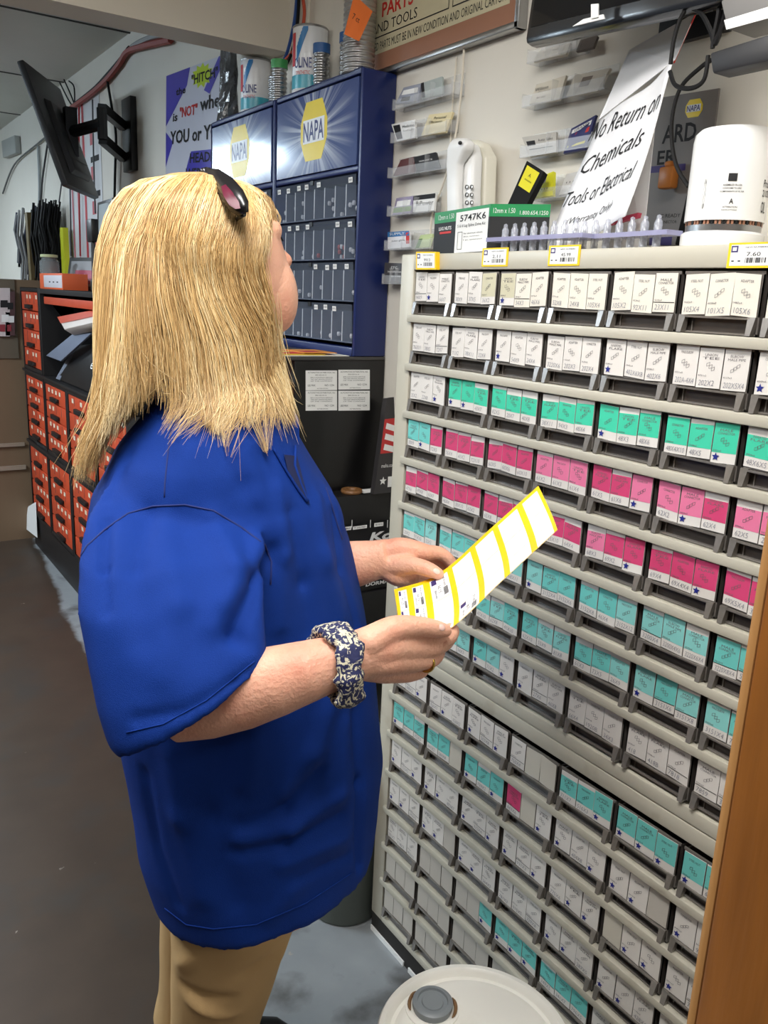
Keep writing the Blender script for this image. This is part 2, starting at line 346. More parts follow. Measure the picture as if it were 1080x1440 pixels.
ROWS_U = [
 "W W* W|W W K|K* C C|C C C|C C C|C C C|C C C",
 "W W W|W W W|W* W W|W W W|W* W W|W W W|W* W W",
 "W W W*|G* G* G|G G G|G G G|G* G G|G G G*|G G G",
 "T T* P|P P P|P P P|p p p|P P p*|p p* P|p p p",
 "P P P|P P P|P P P|P P P|p P P*|P P P*|P P P",
 "T T T|T T T|T T T|T* T T|T T T|T T T|T T T",
 "T T T|T T T|T T T|T T T|T T T|T* T T|T T T",
 "T T T|T T T|T* T W*|W* W W|W W W|W W W|W W W"]
ROWS_L = [
 "W W W*|W W* W|W* W W*|W B B|T T T*|T* T* T*|T* T T",
 "T* T T|T T B|T* T T*|P B W*|W* W W*|W* W* D|W* W W",
 "W* W W*|W* W* W|W* W W*|W* W W*|W W* W*|B W* W*|W* W W",
 "W* W* W|W* W* D|W* W* W|W W W|W* W* W|W* W* W|W* W W",
 "W W W|D D D|D D T*|T* T* T*|T T T|W* W* W*|W* W W",
 "D D D|D D D|D D D|D D D|T* W* T|T T W*|W W W",
 "D D D|D D D|D D D|D D D|D D D|W W W|W W W"]
CODES = {(0, 3, 2): '105X4', (0, 4, 0): '105X2', (0, 5, 0): '105X4', (0, 5, 1): '101X5', (0, 5, 2): '105X6', (0, 6, 1): '641-3396', (0, 6, 2): '641-3322',
 (1, 3, 0): '3220X6', (1, 3, 1): '202X3', (1, 3, 2): '202X4', (1, 4, 1): '402X6X8', (1, 4, 2): '402X6', (1, 5, 0): '202A-4X4', (1, 5, 1): '202X2', (1, 5, 2): '202X5X4',
 (2, 3, 2): '48X4', (2, 4, 1): '48X3', (2, 4, 2): '48X6', (2, 5, 0): '48X4X10', (2, 5, 1): '48X5', (2, 6, 0): '48X6X5',
 (3, 2, 0): '60X5', (3, 2, 1): '60X6', (3, 2, 2): '60X10', (3, 3, 0): '61X2', (3, 3, 1): '61X3', (3, 3, 2): '61X4', (3, 4, 0): '61X5', (3, 4, 1): '61X6', (3, 5, 0): '62X2', (3, 5, 2): '62X4', (3, 6, 0): '62X5',
 (4, 4, 0): '68X3', (4, 4, 1): '69X2', (4, 5, 0): '69X4', (4, 5, 1): '69X4X4', (4, 6, 0): '69X5X4', (4, 3, 2): '64X4',
 (5, 3, 1): '3152X4', (5, 3, 2): '3152X6', (5, 4, 0): '3152X8', (5, 4, 2): '3152X12', (5, 5, 0): '3200X4', (5, 5, 1): '3200X4X6', (5, 5, 2): '3220X6X4', (5, 6, 0): '3220X8X4',
 (6, 5, 1): '3151X6', (6, 5, 2): '3151X8', (6, 6, 0): '3151X4', (7, 4, 1): '1920B', (7, 5, 0): '418', (7, 5, 1): '418B', (7, 5, 2): '7818', (7, 6, 0): '7859'}
def fill(root, rows, zs, h, dm, up):
    for r, row in enumerate(rows):
        for c, cell in enumerate(row.split('|')):
            rnd = random.Random(r * 31 + c * 7 + (500 if up else 0))
            yl = YI - 0.003 - c * DW
            d = bpy.data.objects.new('drawer', dm); COL.objects.link(d); d.location = (CX, yl, zs[r]); d.parent = root; d.matrix_parent_inverse = Matrix.Translation(-V(root.location))
            cw = (DW - 0.012) / 3
            for k, t in enumerate(cell.split()):
                hh = (0.0535 if up else 0.0535) + rnd.uniform(-.0012, .0012)
                zz = zs[r] + h * 0.30 + (0.0008 if up else 0) + rnd.uniform(-0.0015, 0.0015)
                code = CODES.get((r, c, k), str(rnd.randrange(20, 99)) + 'X' + str(rnd.randrange(2, 12))) if up else str(rnd.randrange(100, 999)) + 'X' + str(rnd.randrange(2, 9))
                o = card(root, yl - 0.003 - k * (cw + 0.0003), zz, cw - 0.0012, hh, t[0], code, '*' in t, rnd.choice((0.12, 0.16, 0.2, 0.03)) if t[0] in 'GTPp' else 0, rnd, not up)
                o.parent = d; o.matrix_parent_inverse = (Matrix.Translation(V(root.location)) @ Matrix.Translation(-V(root.location)) @ Matrix.Translation(d.location)).inverted()
fill(upper, ROWS_U, UZ, HU, dU, True)
fill(lower, ROWS_L, LZ, HL, dL, False)
# shelf price tags clipped to the top rail
M_tagb = mat('tag_blue', (60, 50, 110), 0.6)
for (x0, y0, x1, y1, pr, lab, tk) in ((585, 354, 613, 379, '9913', 'thick stack of shelf price tags at the left end of the beige cabinet rail', 0.009),
      (677, 350, 713, 375, '2.11', 'yellow bordered price tag reading 2.11 under the green driver kit carton', 0.0012),
      (770, 349, 814, 374, '45.99', 'yellow bordered price tag reading 45.99 in front of the tray of clear bulbs', 0.0012),
      (1021, 342, 1086, 377, '7.60', 'yellow bordered price tag reading 7.60 below the white oil filter', 0.0012)):
    X = CX - 0.0006 - tk
    q = plane_q([(x0, y1), (x1, y1), (x1, y0), (x0, y0)], 0, X)
    if tk < .005: q = [V((X, q[0].y, q[0].z)), V((X, q[1].y, q[0].z)), V((X, q[1].y, q[0].z + .031)), V((X, q[0].y, q[0].z + .031))]
    b = MB(); b.slab(q, tk, M_yel); b.patch(q, M_white, 0.06, 0.09, 0.94, 0.92)
    b.patch(q, M_tagb, 0.07, 0.62, 0.22, 0.88, 0.0004); b.patch(q, M_white, 0.1, 0.68, 0.19, 0.82, 0.0006)
    b.text(q, pr, M_ink, 0.42, 0.46, 0.72, 0.62, 0.0005); barcode(b, q, M_ink, 0.4, 0.2, 0.85, 0.4, 14)
    b.text(q, 'NEW NUMBERS', M_ink, 0.38, 0.78, 0.85, 0.84, 0.0005); b.text(q, '- -', M_ink, 0.1, 0.25, 0.3, 0.3, 0.0005)
    b.build('price_tag', label=lab, cat='price tag', group='price tags on the beige cabinet rail')

# ------------------------------------------------------------------ blue bin cabinets
BX = 1.198; M_blue = mat('blue_enamel', (20, 36, 92), 0.35, var=0.05, scale=4, spec=0.5)
M_bin = mat('clear_bin_plastic', (150, 162, 182), 0.12, alpha=0.13, spec=0.8)
M_bind = mat('bin_inside', (74, 84, 106), 0.6, var=0.3, scale=22)
M_divi = mat('bin_divider', (226, 232, 240), 0.25)
M_divd = mat('bin_divider_body', (84, 93, 112), 0.3)
M_bits = mat('bagged_bits', (190, 195, 205), 0.3, var=0.4, scale=80); M_bitr = mat('red_bits', (150, 60, 60), 0.5)
def burst():
    m = bpy.data.materials.new('sign_sunburst'); m.use_nodes = True; nt = m.node_tree; N = nt.nodes; L = nt.links; b = N['Principled BSDF']
    tc = N.new('ShaderNodeUVMap'); sep = N.new('ShaderNodeSeparateXYZ'); L.new(tc.outputs[0], sep.inputs[0])
    def mth(op, *a):
        n = N.new('ShaderNodeMath'); n.operation = op
        for i, v in enumerate(a):
            if isinstance(v, (int, float)): n.inputs[i].default_value = v
            else: L.new(v, n.inputs[i])
        return n.outputs[0]
    u = mth('SUBTRACT', sep.outputs[0], 0.5); v = mth('SUBTRACT', sep.outputs[1], 0.5); u = mth('MULTIPLY', u, 1.9)
    ang = mth('ARCTAN2', v, u); rad = mth('SQRT', mth('ADD', mth('MULTIPLY', u, u), mth('MULTIPLY', v, v)))
    cx = mth('COSINE', ang); sx = mth('SINE', ang); cmb = N.new('ShaderNodeCombineXYZ'); L.new(cx, cmb.inputs[0]); L.new(sx, cmb.inputs[1])
    n = N.new('ShaderNodeTexNoise'); n.inputs['Scale'].default_value = 7; n.inputs['Detail'].default_value = 3; L.new(cmb.outputs[0], n.inputs['Vector'])
    r = N.new('ShaderNodeValToRGB'); r.color_ramp.elements[0].position = 0.42; r.color_ramp.elements[1].position = 0.64; L.new(n.outputs[0], r.inputs[0])
    fall = mth('SUBTRACT', 1.15, mth('MULTIPLY', rad, 1.15)); core = mth('MAXIMUM', 0, mth('SUBTRACT', 0.85, mth('MULTIPLY', rad, 2.1)))
    f = mth('MINIMUM', 1.0, mth('MAXIMUM', 0.05, mth('ADD', mth('MULTIPLY', r.outputs[0], fall), core)))
    mx = N.new('ShaderNodeMix'); mx.data_type = 'RGBA'; L.new(f, mx.inputs[0]); mx.inputs[6].default_value = (*lin((38, 62, 122)), 1); mx.inputs[7].default_value = (*lin((214, 222, 236)), 1)
    L.new(mx.outputs[2], b.inputs['Base Color']); b.inputs['Roughness'].default_value = 0.16; b.inputs['Coat Weight'].default_value = 0.5; b.inputs['Coat Roughness'].default_value = 0.08
    return m
M_burst = burst(); M_logoy = mat('logo_yellow', (232, 206, 36), 0.3); M_logob = mat('logo_blue', (30, 40, 110), 0.3); M_logow = mat('logo_white', (235, 238, 242), 0.3)
def logo(b, q, u0, v0, u1, v1, lift=0.0006):
    """yellow barrel shaped badge with a white band and blue capitals"""
    n = (q[1] - q[0]).cross(q[3] - q[0]).normalized()
    def pt(a, c, l): return bil(q, u0 + (u1 - u0) * a, v0 + (v1 - v0) * c) + n * l
    out = [(0.2, 0), (0.8, 0), (0.92, 0.2), (1, 0.35), (1, 0.65), (0.92, 0.8), (0.8, 1), (0.2, 1), (0.08, 0.8), (0, 0.65), (0, 0.35), (0.08, 0.2)]
    b.add([pt(a, c, lift) for a, c in out], [tuple(range(12))], M_logoy)
    b.add([pt(a, c, lift * 2) for a, c in ((0.1, 0.3), (0.9, 0.3), (0.9, 0.7), (0.1, 0.7))], [(0, 1, 2, 3)], M_logow)
    du = u1 - u0; dv = v1 - v0
    b.text(q, 'NAPA', M_logob, u0 + du * 0.12, v0 + dv * 0.335, u0 + du * 0.88, v0 + dv * 0.665, lift * 3, bold=0.012)
def bluecab(ya, yb, lab):     # ya > yb
    root = empty('bin_cabinet', (BX, (ya + yb) / 2, 1.352), lab, 'bin cabinet', 'blue tip-out bin cabinets')
    z0, z1 = 1.349, 2.056
    b = MB(); t = 0.012
    b.bb((BX, ya - t, z0), (WX - .002, ya - .0005, z1), M_blue); b.bb((BX, yb + .0005, z0), (WX - .002, yb + t, z1), M_blue)
    b.bb((BX, yb + t, z1 - t), (WX - .002, ya - t, z1), M_blue); b.bb((BX, yb + t, z0), (WX - .002, ya - t, z0 + 0.022), M_blue)
    b.bb((WX - .008, yb + t, z0), (WX - .002, ya - t, z1), M_blue)
    b.bb((BX, yb + t, 1.815), (BX + 0.02, ya - t, 1.83), M_blue)
    b.build('case', root, bevel=0.003)
    q = [V((BX - 0.002, ya - 0.02, 1.832)), V((BX - 0.002, yb + 0.018, 1.832)), V((BX - 0.002, yb + 0.018, 2.038)), V((BX - 0.002, ya - 0.02, 2.038))]
    b = MB(); b.slab(q, 0.012, M_burst); o = b.build('header_sign', root, label='sunburst header panel with a yellow badge')
    uv = o.data.uv_layers.new(name='uv')
    for lp in o.data.loops:
        co = o.data.vertices[lp.vertex_index].co
        uv.data[lp.index].uv = ((q[0].y - co.y) / (q[0].y - q[1].y), (co.z - q[0].z) / (q[2].z - q[0].z))
    b = MB(); logo(b, q, 0.33, 0.16, 0.66, 0.9); b.build('badge', o)
    zt = 1.812; hgt = 0.1085
    for r in range(4):
        za = zt - hgt * (r + 1) + 0.004; zb = zt - hgt * r - 0.003; w0 = ya - 0.016; w1 = yb + 0.016
        b = MB(); b.slab([V((BX + 0.001, w0, za)), V((BX + 0.001, w1, za)), V((BX - 0.004, w1, zb)), V((BX - 0.004, w0, zb))], 0.002, M_bin)
        fr = b.build('bin_row', root, label='clear tip-out bin row')
        b = MB(); b.bb((BX + 0.07, w1, za), (BX + 0.075, w0, zb), M_bind); b.bb((BX + 0.004, w1, za), (BX + 0.07, w0, za + 0.003), M_bind); b.build('bin_tray', fr)
        b = MB()
        for k in range(1, 8):
            y = w0 + (w1 - w0) * k / 8; b.bb((BX + 0.0042, y - 0.0008, za + .003), (BX + 0.069, y + 0.0008, zb - 0.02), M_divd); b.bb((BX + 0.0034, y - 0.0016, za + .003), (BX + 0.0046, y + 0.0016, zb - 0.02), M_divi)
        b.build('bin_divider', fr)
        rr = random.Random(r + int(ya * 10)); b = MB()
        for k in range(8):
            y = w0 + (w1 - w0) * (k + .5) / 8
            for j in range(rr.choice((3, 6, 9)) if r < 2 else rr.choice((1, 2, 4))):
                b.sphere((BX + 0.01 + rr.random() * 0.04, y + rr.uniform(-.02, .02), za + 0.006 + rr.random() * (0.05 if r == 0 else .03)), (0.006, 0.006, 0.008), M_bitr if (r in (1, 2) and k in (5, 6, 4) and rr.random() < .6) else M_bits, 6, 4)
        s = b.build('bin_contents', fr, kind='stuff')
        for k in range(8):
            if rr.random() < 0.28: continue
            y = w0 + (w1 - w0) * (k + .55 + rr.uniform(-.15, .15)) / 8; zz = zb - 0.004 - rr.uniform(0, .004)
            ql = [V((BX - 0.0045, y + .010, zz - .013)), V((BX - 0.0045, y - .010, zz - .013)), V((BX - 0.0052, y - .010, zz)), V((BX - 0.0052, y + .010, zz))]
            b = MB(); b.slab(ql, 0.0004, M_white); b.text(ql, str(rr.randrange(100, 999)), M_ink, .15, .3, .85, .7); b.build('sticker', fr)
        b = MB(); ym = (w0 + w1) / 2; b.bb((BX - 0.006, ym - .008, zb - .01), (BX - 0.003, ym + .008, zb + .001), M_black); b.build('latch', fr)
    return root
bluecab(2.4415, 1.949, 'right-hand blue bin cabinet, next to the racks of business cards')
bluecab(2.936, 2.443, 'left-hand blue bin cabinet partly hidden by the blonde hair, sign catching the light')
# tins and hoses standing on the blue cabinets
M_tin = mat('tin_white', (228, 230, 232), 0.3, spec=0.6); M_tinb = mat('tin_blue', (40, 120, 180), 0.3); M_tint = mat('tin_teal', (60, 160, 180), 0.3); M_tinr = mat('tin_red', (200, 50, 60), 0.4)
TZ = 2.0565
def tin(x, y, r, h, lab):
    root = empty('tin_can', (x, y, TZ), lab, 'tin can', 'white oil additive tins on the blue cabinet')
    b = MB(); b.lathe((x, y, TZ), [(r * .97, 0), (r, 0.002), (r, h - 0.004), (r * .97, h)], M_tin, 40)
    for (z0, z1, a0, a1, m) in ((0.01, 0.045, 0, 360, M_tint), (0.1, 0.13, 0, 360, M_tin)):
        b.lathe((x, y, TZ), [(r + .0003, z0), (r + .0003, z1)], m, 40)
    def cyl(a, z): a = math.radians(a); return V((x + (r + .0009) * math.cos(a), y + (r + .0009) * math.sin(a), TZ + z))
    az = 230
    for k in range(10):      # slanting blue flash and a red one
        a = az - 36 + k * 4; z0 = h * 0.42 + k * h * 0.05
        b.add([cyl(a, z0), cyl(a + 4, z0 + h * 0.05), cyl(a + 4, min(h - .004, z0 + h * 0.3)), cyl(a, min(h - .004, z0 + h * 0.27))], [(0, 1, 2, 3)], M_tinb)
    for k in range(4): a = az - 62 + k * 5; b.add([cyl(a, h * .4), cyl(a + 5, h * .4), cyl(a + 5, h * .9), cyl(a, h * .9)], [(0, 1, 2, 3)], M_tinr)
    vs, fs = glyphs('OLINE', 0.02, 0)
    b.add([cyl(az - 45 + 62 * u_, h * .36 + h * .16 * v_) for u_, v_ in vs], fs, M_logob)
    vs, fs = glyphs('SYNTHETIC', 0.0, 0)
    b.add([cyl(az - 38 + 50 * u_, h * .26 + h * .06 * v_) for u_, v_ in vs], fs, M_tinr)
    b.build('can_body', root, smooth=True)
    b = MB(); b.lathe((x, y, TZ + h - .002), [(r * 1.0, 0), (r * 1.02, 0.004), (r * .98, 0.006), (r * .93, 0.003), (r * .1, 0.003)], M_steel, 40); b.build('rim', root, smooth=True)
tin(1.252, 2.69, 0.048, 0.155, 'white tin of oil additive further from the camera, beside the hose clamps')
tin(1.249, 2.325, 0.05, 0.17, 'white tin of oil additive nearer the camera, under the hanging cables')
def corr(name, x, y, r, h, m, lab, cat, pitch=0.012, z=TZ, lean=(0, 0), cap=None, group=None):
    root = empty(name, (x, y, z), lab, cat, group)
    b = MB(); k = int(h / pitch) * 4
    b.rings([[V((x + lean[0] * i / k, y + lean[1] * i / k, z + h * i / k)) + V((math.cos(a), math.sin(a), 0)) * (r * (1 + 0.07 * math.sin(2 * math.pi * i / 4 + .8))) for a in [2 * math.pi * j / 28 for j in range(28)]] for i in range(k + 1)], m)
    b.build('sleeve', root, smooth='all')
    if cap is not None:
        b = MB(); b.lathe((x + lean[0], y + lean[1], z + h), [(r * 1.12, -0.012), (r * 1.12, 0.012), (r * .6, 0.014)], cap, 24); b.build('end_cap', root, smooth=True)
    return root
corr('exhaust_pipe', 1.25, 2.54, 0.024, 0.085, M_steel, 'short ribbed steel pipe between the two white tins, farther one', 'pipe', group='short ribbed pipes')
corr('exhaust_pipe', 1.22, 2.46, 0.022, 0.10, M_steel, 'short ribbed steel pipe with a green cap beside the nearer white tin', 'pipe', cap=mat('green_cap', (60, 150, 80), 0.5), group='short ribbed pipes')
corr('exhaust_pipe', 1.225, 2.215, 0.021, 0.095, M_steel, 'short ribbed steel pipe with a blue cap in front of the nearer tin', 'pipe', cap=mat('blue_cap', (40, 90, 150), 0.5), group='short ribbed pipes')
corr('exhaust_pipe', 1.255, 2.13, 0.019, 0.11, M_steel, 'short ribbed steel pipe with a blue cap beside the tall flexible duct', 'pipe', cap=MATS['blue_cap'], group='short ribbed pipes')
fd = corr('flexible_duct', 1.228, 2.025, 0.040, 0.28, M_alu, 'tall flexible metal duct carrying an orange tag', 'duct', pitch=0.011)
q = [D(497, 60, 2.02), D(516, 52, 2.02), D(519, -2, 2.02), D(497, 4, 2.02)]
q = [P(484, 48, 1, 1.975), P(505, 58, 1, 1.965), P(524, 16, 1, 1.965), P(498, -8, 1, 1.975)]
M_otag = mat('orange_tag', (238, 120, 50), 0.6)
b = MB(); b.slab(q, 0.0008, M_otag); b.text(q, '7 ct', M_ink, .2, .45, .6, .6); b.build('hanging_tag', label='orange paper tag hanging on the flexible duct', cat='tag')
b = MB(); cy, cx_, cz_ = 2.88, 1.24, TZ
root = empty('bag_of_parts', (cx_, cy, cz_), 'dark plastic bag of small parts at the left end of the blue cabinets', 'bag')
rr = random.Random(5)
M_bag = mat('dark_bag', (60, 62, 66), 0.15, var=0.8, scale=60, bump=0.8, bscale=50, spec=1.0)
b.rings([[V((cx_, cy, cz_ + 0.24 * i / 8)) + V((math.cos(a) * .03 * (1.2 - i * .07) * rr.uniform(.8, 1.2), math.sin(a) * .045 * rr.uniform(.85, 1.1), 0)) for a in [2 * math.pi * j / 12 for j in range(12)]] for i in range(9)], M_bag)
b.build('bag_film', root)
# ------------------------------------------------------------------ framed sign, card racks, phone on the wall
q = plane_q([(505, 108), (728, 40), (728, -60), (505, -40)], 0, WX - 0.02)
ya, yb, zb = q[0].y, q[1].y, 2.066
q = [V((WX - .014, ya, zb)), V((WX - .014, yb, zb)), V((WX - .014, yb, zb + .42)), V((WX - .014, ya, zb + .42))]
root = empty('framed_sign', (WX - .01, (ya + yb) / 2, zb), 'framed cream sign about electrical parts with a brown border, high on the wall', 'sign')
b = MB(); b.slab(q, 0.006, mat('brown_mount', (158, 112, 88), 0.5, var=0.1)); M_crm = mat('cream_board', (200, 192, 160), 0.5)
b.patch(q, M_crm, 0.0, 0.115, 0.94, 0.98, 0.0006)
for a in ((0.02, .205, .60, .212), (.622, .205, .93, .212), (.598, .205, .602, .98), (.622, .205, .626, .98)): b.patch(q, M_ink, *a, 0.001)
b.text(q, 'ELECTRICAL', M_ink, -.0, .42, .58, .53, .0012, bold=.01); b.text(q, 'PARTS', M_red, .15, .31, .37, .39, .0012, bold=.02); b.text(q, 'AND TOOLS', M_ink, .08, .23, .40, .285, .0012)
b.text(q, 'RETURNED PARTS MUST BE IN NEW CONDITION AND ORIGINAL CARTON', M_ink, .0, .135, .92, .18, .0012)
b.build('board', root)
b = MB()
for (a0, a1) in (((ya, zb - .008), (yb, zb + .006)), ((ya, zb + .414), (yb, zb + .428))): b.bb((WX - .026, min(a0[0], a1[0]) - .006, a0[1]), (WX - .001, max(a0[0], a1[0]) + .006, a1[1]), M_steel)
for y in (ya, yb): b.bb((WX - .026, y - .007, zb - .008), (WX - .001, y + .007, zb + .428), M_steel)
b.build('metal_frame', root, bevel=0.002)
# acrylic racks
def strip(name, pts, lab):   # pts: pixel left/right of the lower front edge on the wall plane
    l = P(*pts[0], 0, WX - .035); r = P(*pts[1], 0, WX - .035); zz = (l.z + r.z) / 2
    root = empty('card_rack', (WX - .02, (l.y + r.y) / 2, zz), lab, 'card rack', 'clear acrylic business card racks')
    b = MB(); b.bb((WX - .038, r.y, zz), (WX - .001, l.y, zz + .002), M_clear); b.bb((WX - .038, r.y, zz), (WX - .036, l.y, zz + .022), M_clear); b.bb((WX - .003, r.y, zz), (WX - .001, l.y, zz + .05), M_clear)
    b.bb((WX - .038, l.y - .002, zz), (WX - .001, l.y, zz + .026), M_clear); b.bb((WX - .038, r.y, zz), (WX - .001, r.y + .002, zz + .026), M_clear)
    b.build('tray', root)
    b = MB()
    for t in (0.35, .62): y = r.y + (l.y - r.y) * t; b.bb((WX - .037, y - .001, zz + .002), (WX - .003, y + .001, zz + .04), M_clear)
    b.build('divider', root)
    return zz
def cards(px4, X, mats, lines, lab, rot=None, grp=None):
    q = plane_q(px4, 0, X); q[2].x += 0.012; q[3].x += 0.012
    b = MB(); b.slab(q, 0.006, mats[0])
    for (m, u0, v0, u1, v1) in mats[1:]: b.patch(q, m, u0, v0, u1, v1, .0004)
    for (s, m, u0, v0, u1, v1) in lines: b.text(q, s, m, u0, v0, u1, v1, .0008)
    b.build('business_cards', label=lab, cat='business cards', group=grp or 'business cards in the wall racks')
L_ = lambda r, g, b_: mat('print_%d_%d_%d' % (r, g, b_), (r, g, b_), 0.5)
racks = [((553, 152), (636, 136), 'clear card rack, topmost of the column beside the blue cabinet'), ((550, 200), (628, 186), 'clear card rack second from the top of the column beside the blue cabinet'),
 ((546, 250), (628, 238), 'clear card rack left of the wall phone holding maroon and black cards'), ((545, 304), (604, 299), 'clear card rack just above the blue and white folded card'),
 ((541, 352), (606, 350), 'clear card rack level with the top of the green carton'), ((538, 399), (566, 400), 'clear card rack lowest in the column, half behind the beige cabinet')]
for a, c_, lab in racks: strip('card_rack', (a, c_), lab)
racks2 = [((742, 90), (812, 70), 'clear card rack directly under the black monitor'), ((735, 150), (850, 128), 'clear card rack with cream cards, second below the black monitor'),
 ((732, 221), (832, 208), 'clear card rack crossing behind the notice sheet, third below the black monitor'), ((745, 282), (850, 272), 'clear card rack with the yellow package, lowest behind the notice sheet')]
for a, c_, lab in racks2: strip('card_rack', (a, c_), lab)
X_ = WX - .030
cards([(556, 146), (588, 142), (586, 116), (562, 122)], X_, [L_(150, 155, 170), (M_ink, .2, .1, .6, .35), (M_white, .1, .5, .9, .8)], [], 'blue grey patterned card in the topmost rack beside the blue cabinet')
cards([(594, 138), (622, 132), (616, 106), (586, 116)], X_ + .002, [L_(172, 182, 180), (M_ink, .0, .0, .15, 1)], [], 'pale green grey card with a black edge, leaning in the topmost left rack')
cards([(558, 199), (584, 194), (578, 167), (545, 174)], X_ - .004, [M_white, (M_ink, .05, .1, .35, .9)], [('Medicine', M_ink, .45, .65, .95, .8), ('Food Light', M_ink, .45, .4, .95, .55)], 'white card with a black figure in the second rack down')
cards([(592, 191), (626, 186), (631, 156), (598, 160)], X_, [L_(228, 214, 170)], [('Personal', M_ink, .3, .72, .8, .85), ('Efficiency', M_ink, .15, .5, .7, .66)], 'cream yellow card in the second rack down')
cards([(553, 247), (582, 243), (578, 219), (558, 224)], X_, [L_(96, 52, 48)], [], 'maroon card at the left of the third rack down')
cards([(586, 240), (618, 236), (607, 213), (576, 220)], X_ - .002, [L_(24, 24, 26)], [('SERVICE', M_white, .2, .55, .8, .65)], 'black card standing in the third rack down')
cards([(552, 302), (577, 299), (576, 275), (552, 278)], X_, [L_(150, 140, 168), (L_(120, 150, 90), 0, .1, 1, .4), (M_white, .1, .45, .9, .8)], [], 'purple and green photo card left in the fourth rack down')
cards([(581, 298), (610, 296), (607, 271), (576, 275)], X_ - .002, [M_white, (M_ink, 0, .72, 1, 1)], [('BiPower', M_ink, .15, .35, .95, .62)], 'white card with a black top band in the fourth rack down')
cards([(545, 350), (576, 347), (570, 324), (540, 326)], X_ - .004, [L_(225, 225, 228), (L_(40, 110, 170), 0, .7, 1, 1), (M_red, .85, .2, 1, .9)], [('SUPPLY', M_white, .1, .78, .8, .94), ('auto glass', M_ink, .2, .35, .8, .5)], 'blue and white folded card in the fifth rack down')
cards([(584, 349), (603, 347), (603, 328), (586, 330)], X_, [L_(190, 205, 150), (L_(80, 120, 50), 0, 0, .3, .7)], [], 'pale green card just left of the green carton')
cards([(539, 397), (566, 397), (564, 370), (536, 369)], X_ - .004, [L_(66, 64, 66)], [('ETC.', M_white, .35, .7, .7, .82), ('Installations', M_white, .2, .5, .95, .6), ('Gravity', M_white, .4, .25, .9, .35)], 'dark grey card with white lettering in the lowest left rack')
cards([(750, 86), (796, 76), (796, 58), (752, 70)], X_, [L_(196, 190, 178)], [('Holland Supply', M_ink, .2, .6, .7, .75)], 'cream cards under the left end of the black monitor')
cards([(810, 72), (834, 66), (834, 48), (810, 54)], X_, [L_(90, 82, 78)], [], 'dim dark card beneath the black monitor, shaded')
cards([(744, 146), (786, 140), (790, 104), (748, 118)], X_, [L_(214, 206, 190)], [('Wilson', M_ink, .05, .6, .5, .78), ('Plumbing', M_ink, .2, .48, .6, .56), ('401-555', M_ink, .2, .2, .5, .28)], 'cream card with a black script heading in the second rack below the monitor')
cards([(796, 136), (840, 128), (852, 94), (802, 104)], X_, [L_(202, 194, 180), (L_(120, 108, 98), .3, .35, .6, .8)], [], 'cream card with a brown square in the second rack below the monitor')
cards([(744, 220), (782, 214), (776, 184), (728, 192)], X_ - .006, [L_(188, 184, 176), (M_ink, .08, .5, .35, .75)], [('____________', M_ink, .1, .3, .9, .33), ('Auto Sales', M_ink, .45, .65, .9, .78)], 'grey card with a car drawing in the third rack below the monitor')
cards([(792, 216), (822, 210), (832, 160), (797, 180)], X_ - .001, [L_(38, 42, 100), (M_white, .1, .75, .9, .9), (M_red, .3, .55, .9, .7), (L_(210, 200, 60), .1, .2, .9, .28)], [('GRAND', M_ink, .2, .77, .8, .88)], 'dark blue flag patterned card beside the notice sheet')
b = MB(); q = plane_q([(748, 279), (777, 275), (773, 240), (757, 247)], 0, X_ - .008); q[2].x += .01; q[3].x += .01; b.slab(q, .008, L_(225, 222, 40)); b.patch(q, L_(120, 110, 130), .1, .6, .5, .95, .0004); b.text(q, '. . . .', M_ink, .2, .3, .7, .4)
b.build('yellow_package', label='bright yellow package in the lowest rack behind the notice sheet', cat='package')
cards([(786, 274), (812, 270), (815, 238), (790, 244)], X_ - .002, [L_(196, 194, 190)], [('. . . .', M_ink, .2, .5, .8, .6)], 'pale grey card between the yellow package and the notice sheet')
# phone
root = empty('wall_phone', (1.25, 1.55, 1.70), 'off white corded telephone hung on the wall', 'telephone')
M_ph = mat('phone_plastic', (232, 228, 212), 0.4); M_phh = mat('handset_plastic', (244, 244, 242), 0.35)
def loftY(name, parent, secs, X0, m, bev=0.006):  # sections: (px left, px right, py, thickness)
    b = MB(); rg = []
    for (xl, xr, y, th) in secs:
        l = P(xl, y, 0, X0); r = P(xr, y, 0, X0); rg.append([l + V((0, 0, 0)), r, r + V((-th * .8, 0, 0)) + (l - r) * .12, l + V((-th * .8, 0, 0)) + (r - l) * .12])
    b.rings(rg, m); return b.build(name, parent, bevel=bev, seg=3)
loftY('base', root, [(668, 697, 330, .03), (668, 698, 280, .035), (668, 700, 222, .035), (664, 690, 203, .025), (662, 676, 197, .012)], 1.283, M_ph)
loftY('keypad', root, [(652, 677, 330, .03), (652, 678, 270, .03), (655, 680, 222, .03), (656, 676, 204, .02)], 1.250, M_phh)
loftY('handset', root, [(634, 655, 330, .022), (633, 652, 270, .02), (633, 654, 232, .022), (636, 668, 212, .03), (640, 670, 201, .03), (645, 662, 195, .018)], 1.224, M_phh, .008)
b = MB(); pr = P(647, 201, 0, 1.195); b.sphere(pr, (.004, .005, .004), M_black)
b.build('earpiece_slot', root, label='black slot')
b = MB()
for i in range(4):
    for j, x in enumerate((657, 664)):
        b.lathe(P(x, 263 + i * 11, 0, 1.2245), [(.0045, 0), (.0045, .003), (.002, .004)], M_phh if False else M_seam, 10, ax=(-1, 0, 0)); b.lathe(P(x, 263 + i * 11, 0, 1.2215), [(.0028, 0), (.0028, .001)], M_phh, 10, ax=(-1, 0, 0))
b.build('key_buttons', root)
